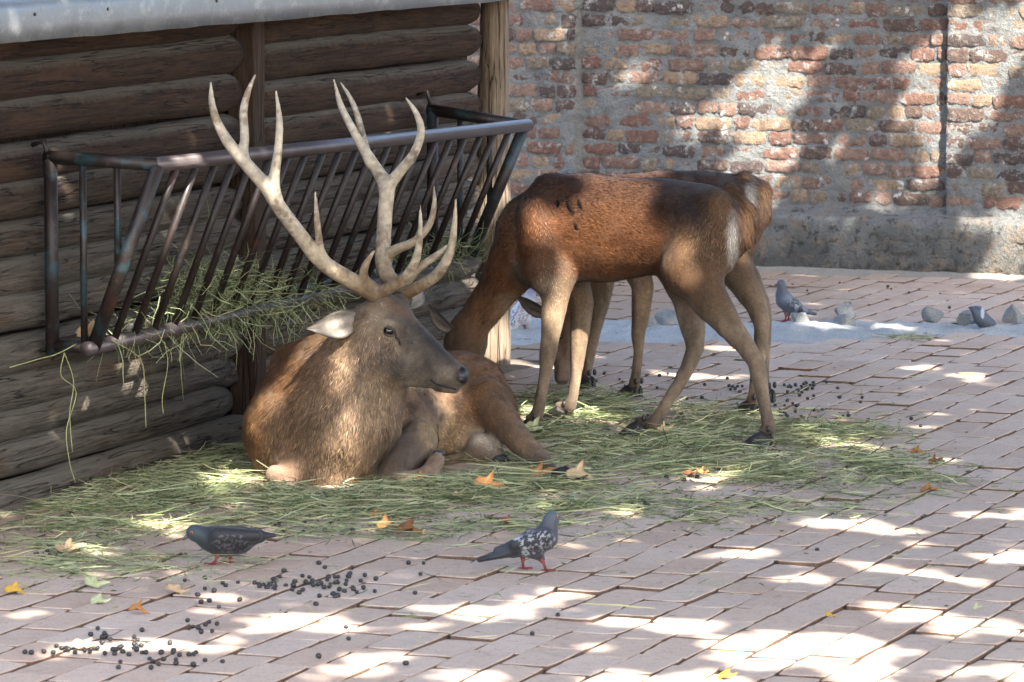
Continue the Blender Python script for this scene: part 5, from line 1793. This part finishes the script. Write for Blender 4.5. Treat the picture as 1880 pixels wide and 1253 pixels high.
PLM = [pellet_mesh(i) for i in range(4)]
DR = []
for (x, y, sx, sy, n) in ((500, 1080, 32, 5, 14), (560, 1070, 45, 12, 16), (625, 1066, 28, 16, 20), (600, 1090, 60, 10, 10), (380, 1085, 40, 22, 10), (210, 1190, 55, 8, 26), (130, 1200, 60, 8, 10),
                          (330, 1205, 50, 16, 16), (370, 1150, 40, 14, 8), (300, 1225, 70, 12, 6), (80, 1025, 25, 10, 9), (200, 1165, 50, 10, 6), (560, 970, 60, 14, 8)):
    DR += [(x + sx * random.gauss(0, 0.8), y + sy * random.gauss(0, 0.8), 'small black droppings scattered on the pavers around the front pigeons') for _ in range(n)]
DR += [(x, y, 'small black droppings scattered on the pavers around the front pigeons') for x, y in ((690, 1067), (750, 1038), (778, 1038), (772, 1058), (762, 1093), (635, 1156), (640, 1177), (745, 1223), (977, 1168), (1024, 1134), (580, 1114), (440, 1106), (1500, 1013), (585, 1210))]
for (x, y, sx, sy, n) in ((1470, 715, 28, 7, 20), (1440, 735, 30, 14, 14), (1500, 745, 60, 22, 14), (1260, 700, 40, 12, 8), (1120, 705, 40, 8, 10), (1360, 715, 15, 6, 10), (1450, 770, 30, 8, 10), (1300, 745, 60, 14, 8), (1600, 750, 60, 25, 8)):
    DR += [(x + sx * random.gauss(0, 0.8), y + sy * random.gauss(0, 0.8), 'small black droppings on the pavers behind the does and their hind hooves') for _ in range(n)]
DR += [(x, y, 'small black droppings on the far pavers between the gutter and the brick wall') for x, y in ((1482, 536), (1630, 529), (1636, 533), (1669, 540), (1542, 522), (1857, 568), (1780, 568), (1743, 568), (1560, 560), (1455, 525))]
for (x, y, sx, sy, n) in ((1260, 880, 20, 5, 8), (1180, 930, 40, 6, 8), (660, 955, 30, 8, 6), (1370, 905, 30, 10, 5)):
    DR += [(x + sx * random.gauss(0, 0.8), y + sy * random.gauss(0, 0.8), 'small black droppings lying in the hay around the deer') for _ in range(n)]
for i, (x, y, lab) in enumerate(DR[:298]):
    q = G(x, y)
    if (q - A0) @ V < 0.1: continue
    o = link('dropping', PLM[i % 4])
    s = random.uniform(0.0064, 0.0088)
    o.scale = (s, s, s)
    o.location = (q[0], q[1], s * 0.86 + 0.001)
    o.rotation_euler = (random.uniform(-0.3, 0.3), random.uniform(-0.3, 0.3), random.uniform(0, 6.28))
    tag(o, lab, 'droppings', lab)

# ------------------------------------------------------------------ the shade tree beyond the frame
SUNV = SUND / SUND[2]
PATCH = [  # photo point, depth (None: on the ground), radius of the sunlit spot in metres
    (440, 890, None, .13), (400, 900, None, .08), (300, 968, None, .11), (520, 1140, None, .13), (590, 1150, None, .10), (460, 1150, None, .08), (420, 1102, None, .05), (150, 1195, None, .08), (330, 1185, None, .06), (240, 1185, None, .05),
    (850, 1118, None, .11), (920, 1125, None, .11), (980, 1108, None, .08), (760, 1148, None, .06), (1220, 1147, None, .10), (1170, 1140, None, .06), (1400, 1012, None, .08), (1350, 1015, None, .06), (1560, 965, None, .10), (1620, 975, None, .07),
    (1450, 1190, None, .16), (1540, 1180, None, .15), (1400, 1215, None, .10), (1660, 1128, None, .10), (1620, 1120, None, .06), (1760, 1140, None, .10), (1840, 1150, None, .10), (1860, 1025, None, .10), (1820, 945, None, .09), (1870, 945, None, .07),
    (1590, 1238, None, .12), (1300, 1246, None, .08), (1150, 1248, None, .09), (1850, 1235, None, .12), (1720, 1050, None, .06), (1780, 1075, None, .05), (1100, 1190, None, .05), (1050, 1090, None, .05), (700, 1200, None, .06), (640, 1230, None, .07), (870, 1240, None, .07),
    (1500, 1060, None, .06), (1590, 1035, None, .06), (1680, 1000, None, .05), (60, 1130, None, .05), (1300, 880, None, .07), (1560, 818, None, .12), (1080, 770, None, .10), (960, 745, None, .08), (955, 680, None, .20), (1160, 940, None, .06), (1680, 675, None, .09), (1790, 690, None, .07),
    (1500, 610, None, .09), (1640, 606, None, .11), (1250, 690, None, .10), (1860, 505, None, .08), (1400, 770, None, .06), (1480, 800, None, .05), (1330, 640, None, .08),
    (1400, 180, 24.9, .16), (1440, 120, 24.9, .13), (1460, 210, 24.9, .10), (1350, 160, 25.0, .10), (1420, 60, 24.9, .07), (1200, 45, 25.1, .07), (1290, 130, 25.0, .04), (1500, 90, 24.9, .05), (1560, 230, 24.8, .05), (1650, 240, 24.8, .06), (1700, 225, 24.75, .05), (1450, 255, 24.8, .06),
    (1790, 60, 24.5, .16), (1800, 130, 24.5, .15), (1850, 90, 24.5, .15), (1770, 170, 24.5, .08), (1860, 380, 24.4, .14), (1860, 460, 24.3, .14), (1820, 480, 24.3, .06), (1650, 300, 24.7, .05), (1760, 20, 24.5, .10), (950, 200, 25.3, .05), (1700, 320, 24.7, .04),
    (975, 455, 18.1, .085), (1000, 450, 18.05, .05), (1090, 320, 18.0, .045), (1150, 318, 18.0, .045), (1060, 336, 18.1, .035), (945, 505, 18.25, .045), (1010, 600, 18.0, .06), (1060, 640, 18.3, .07), (900, 580, 18.4, .04), (1030, 560, 18.1, .04), (1060, 700, 18.3, .05), (1390, 360, 18.5, .06), (1385, 730, 18.6, .06),
    (660, 765, 16.3, .085), (640, 800, 16.3, .06), (810, 770, 17.1, .06), (600, 600, 16.35, .05), (500, 890, 16.4, .05), (400, 235, 16.16, .04), (508, 345, 16.2, .04), (460, 850, 16.5, .04), (760, 880, 16.4, .04),
    (70, 480, 16.5, .05), (150, 780, 16.6, .05), (240, 780, 17.1, .05), (160, 480, 16.5, .03), (215, 640, 16.7, .05), (900, 450, 19.9, .08), (925, 300, 20.0, .08), (910, 600, 19.9, .08), (200, 45, 15.8, .05), (40, 70, 15.5, .04)]
pq = np.array([(G(x, y) if Y is None else P(x, y, Y)) for x, y, Y, r_ in PATCH]); prad = np.array([r_ for *_, r_ in PATCH])
NL = 34000
zz = rng.uniform(4.6, 6.6, NL)
gx, gy = rng.uniform(-3.6, 5.0, NL), rng.uniform(10.0, 27.0, NL)    # where the leaf's shadow falls
lp = np.stack([gx + SUNV[0] * zz, gy + SUNV[1] * zz, zz], 1)
pg = pq - SUNV * pq[:, 2:3]                                        # the spots carried along the sun to the ground
keep = np.ones(NL, bool)
jitr = np.array([fbm((a, b, 3), 4.0, 3) for a, b in zip(gx, gy)])
for (q, r_) in zip(pg, prad):
    dx = (gx - q[0]); dy = (gy - q[1])
    al = (dx * SUND[0] + dy * SUND[1]) / math.hypot(SUND[0], SUND[1])
    d2 = dx * dx + dy * dy - al * al * (1 - SUND[2] ** 2)
    keep &= np.sqrt(np.maximum(d2, 0)) > r_ * (0.85 + 0.6 * jitr) + 0.05
lp = lp[keep]
n = len(lp)
dirr = rng.normal(size=(n, 3)); dirr /= np.linalg.norm(dirr, axis=1)[:, None]
nrm = SUND + 0.55 * rng.normal(size=(n, 3)); nrm /= np.linalg.norm(nrm, axis=1)[:, None]
dirr -= (dirr * nrm).sum(1)[:, None] * nrm; dirr /= np.linalg.norm(dirr, axis=1)[:, None]
sd = np.cross(nrm, dirr)
sz = rng.uniform(0.085, 0.13, n)[:, None]
shape = [(-1.0, 0), (-0.5, 0.62), (0.05, 0.75), (0.3, 0.35), (0.55, 0.55), (1.0, 0.0), (0.5, -0.6), (0.2, -0.38), (-0.1, -0.75), (-0.6, -0.5)]
lv = np.stack([lp + dirr * sz * a + sd * sz * b for a, b in shape], 1).reshape(-1, 3)
lf = np.arange(n * len(shape)).reshape(n, len(shape))
cen = lp.mean(0)
tree = empty('plane_tree', (4.6, 13.6, 0))
tag(tree, 'broad leafy shade tree standing beside the paved yard', 'tree')
tk = spline([(0, 0, -0.1, 0.30), (0.02, 0.05, 1.0, 0.24), (-0.1, 0.1, 2.4, 0.21), (-0.3, 0.1, 4.0, 0.16), (-0.4, 0, 5.6, 0.08)], 5)
parts = [tube([q[:3] for q in tk], [q[3] for q in tk], 14)]
link('trunk', mesh('trunk', parts[0][0], parts[0][1], M['bark'], True), tree)
for k in range(9):
    g_ = 2 * math.pi * k / 9
    b_ = spline([(-0.25, 0.1, 2.8 + 0.25 * k, 0.10), (-0.3 + 1.2 * math.cos(g_), 0.1 + 1.6 * math.sin(g_), 4.6 + 0.08 * k, 0.06), (-0.5 + 2.3 * math.cos(g_), 3.6 * math.sin(g_), 5.3 + 0.06 * k, 0.025)], 5)
    v, f = tube([q[:3] for q in b_], [q[3] for q in b_], 8)
    link('limb', mesh('limb', v, f, M['bark'], True), tree)
o = link('crown', mesh('crown', rel(tree, lv), lf, M['foliage']), tree)
o['kind'] = 'stuff'
